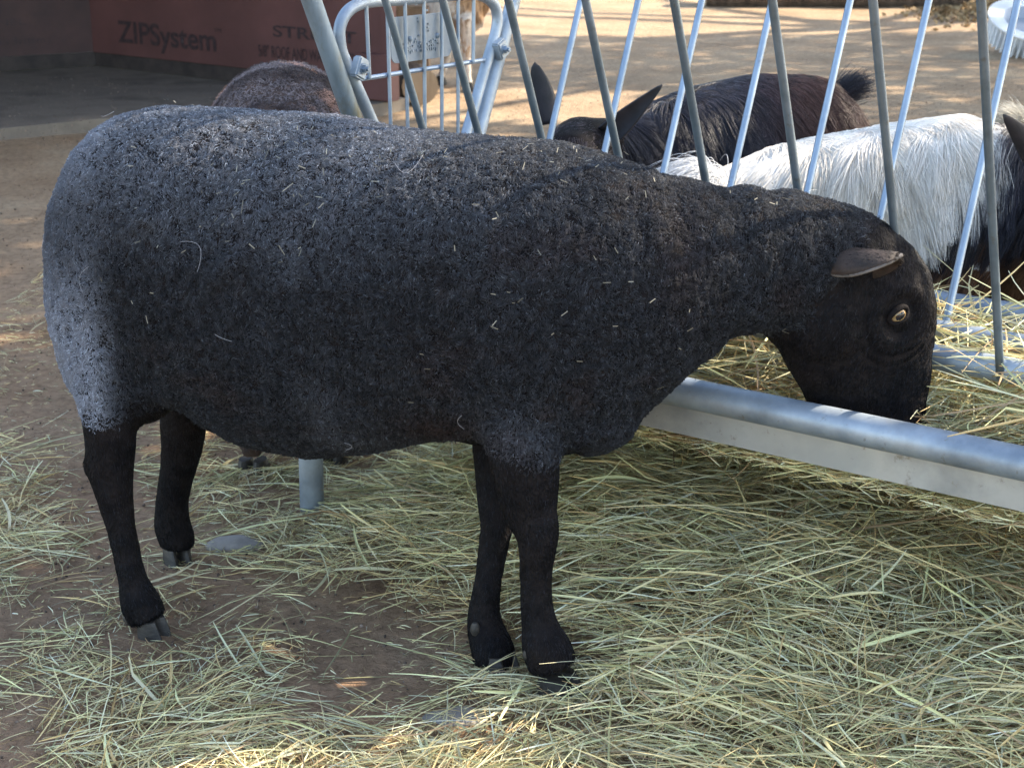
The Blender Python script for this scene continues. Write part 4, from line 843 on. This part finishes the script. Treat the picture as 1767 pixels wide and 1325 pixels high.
# white ribbed tub lying tilted at the right edge
tp = atz(1775, 97); tub = empty('feed_tub', tp); tag(tub, 'white ribbed plastic tub tipped over on the sunlit ground at the right edge', 'tub')
axd = unit(np.array([.10, -.42, 1.])); sx_ = unit(np.cross(axd, [0, 1., 0])); sy_ = np.cross(axd, sx_); cen = tp+np.array([.02, .1, .13])
def ringp(r, h, n=48): return np.array([cen+axd*h+(sx_*math.cos(2*math.pi*k/n)+sy_*math.sin(2*math.pi*k/n))*r for k in range(n)])
MB().rings([ringp(.17, -.09), ringp(.185, -.08), ringp(.225, .05), ringp(.25, .055), ringp(.25, .065), ringp(.165, .062)], cap=False).build('rim', M['plastic'], tub)
MB().rings([ringp(.166, .0625), ringp(.15, .02), ringp(.14, .0), ringp(.001, -.002)], cap=False).build('basin', M['plasticin'], tub)
rb = MB()
for k_ in range(44):
    a_ = 2*math.pi*k_/44; dr = sx_*math.cos(a_)+sy_*math.sin(a_); tg = np.cross(axd, dr); rb.box(cen+dr*.222-axd*.012, .012, .004, .062, dr, tg, axd)
rb.build('ribs', M['plastic'], tub, False)
# dry leaf litter heap near the tub
n = 1500; q = atz(1715, 30); x = q[0]+R.normal(0, .25, n); y = q[1]+R.normal(0, .35, n); z = height(x, y)+.01+.12*np.exp(-((x-q[0])**2+(y-q[1])**2)/.1)*R.random(n)
c3 = np.stack([x, y, z], -1); t1 = unit(R.normal(0, 1, (n, 3))*[1, 1, .5]); t2 = unit(np.cross(t1, R.normal(0, 1, (n, 3)))); s_ = R.uniform(.012, .03, (n, 1))
V = np.stack([c3-t1*s_, c3-t2*s_*.6, c3+t1*s_, c3+t2*s_*.6], 1).reshape(-1, 3)
tag(fastmesh('leaf_litter', V, np.arange(n*4).reshape(-1, 4), M['crumb'], col=np.repeat(np.array([.32, .22, .12])*R.uniform(.4, 1.4, (n, 1)), 4, 0)), 'dry brown leaf litter beside the white tub', 'leaf litter', kind='stuff')

# ------------------------------------------------------------------ trees outside the frame that shade the yard
off = lambda z: np.array([SUN.x, SUN.y])/SUN.z*z
def tree(tx, ty, label, pts, leaf=.10, hgt=6.5):
    t = empty('shade_tree', (tx, ty, 0)); tag(t, label, 'tree', 'trees shading the yard')
    tr = MB().tube([(tx, ty, -.2), (tx+.05, ty, 1.5), (tx-.05, ty+.1, 3.2), (tx, ty, 5.4)], [.24, .19, .15, .08], 16)
    c0 = pts.mean(0)
    for k_ in range(9):
        q = pts[R.integers(len(pts))]; b0 = np.array([tx, ty, R.uniform(2.4, 4.6)]); md = (b0+q)/2+[0, 0, .3]; tr.tube([b0, md, q], [.07, .045, .015], 10)
    tr.build('trunk', M['bark'], t)
    n = len(pts); t1 = unit(R.normal(0, 1, (n, 3))); t2 = unit(np.cross(t1, R.normal(0, 1, (n, 3)))); s_ = leaf*R.uniform(.6, 1.2, (n, 1))
    V = np.stack([pts-t1*s_, pts-t2*s_*.5, pts+t1*s_, pts+t2*s_*.5], 1).reshape(-1, 3)
    fastmesh('crown', V, np.arange(n*4).reshape(-1, 4), M['leaf'], parent=t); return t
def crown_pts(n, gx0, gx1, gy0, gy1, z0, z1, keep):
    g = np.stack([RC.uniform(gx0, gx1, n), RC.uniform(gy0, gy1, n), np.zeros(n)], -1); k_ = RC.random(n) < keep(g); g = g[k_]; z = RC.uniform(z0, z1, len(g))
    o_ = np.stack([SUN.x/SUN.z*z, SUN.y/SUN.z*z, z], -1); return g+o_
NEAR_D = 1.0
def knear(g):  # leaf cover shaped by the shade wanted on the near ground
    d = .34*sstep(3.2, 2.6, np.abs(g[:, 0]))*sstep(5.4, 4.4, g[:, 1]+.25*np.sin(g[:, 0]*3))*(.27+.42*sstep(.4, .5, fbm(g, 2.2, 19, 2)))
    d = d*(1-.35*sstep(2.0, 1.6, g[:, 1]))
    d = np.maximum(d, .75*sstep(-.40, -.62, g[:, 0])*sstep(1.85, 2.1, g[:, 1]))
    d = np.maximum(d, .5*np.exp(-((g[:, 0]-.55)**2/.18+(g[:, 1]-2.35)**2/.10)))
    return np.maximum(d, sstep(-.55, -.95, g[:, 0])*sstep(3.0, 4.0, g[:, 1]))
tree(5.9, 4.4, 'unseen leafy tree right of the feeder, crown shaped to shade the near ground', crown_pts(56000, -4.5, 3.2, -1.5, 8.4, 4., 5.6, knear), .085)
def kfar(g): return sstep(.47, .54, fbm(g*[.5, 1.3, 1], .42, 31, 2))  # patchy unseen leaf cover, shaped to lay shade bands on the far ground
tree(7.5, 12.5, 'leafy tree standing out of view beyond the yard', crown_pts(52000, -3.5, 5.5, 5.4, 16.5, 4., 5.4, kfar), .085)
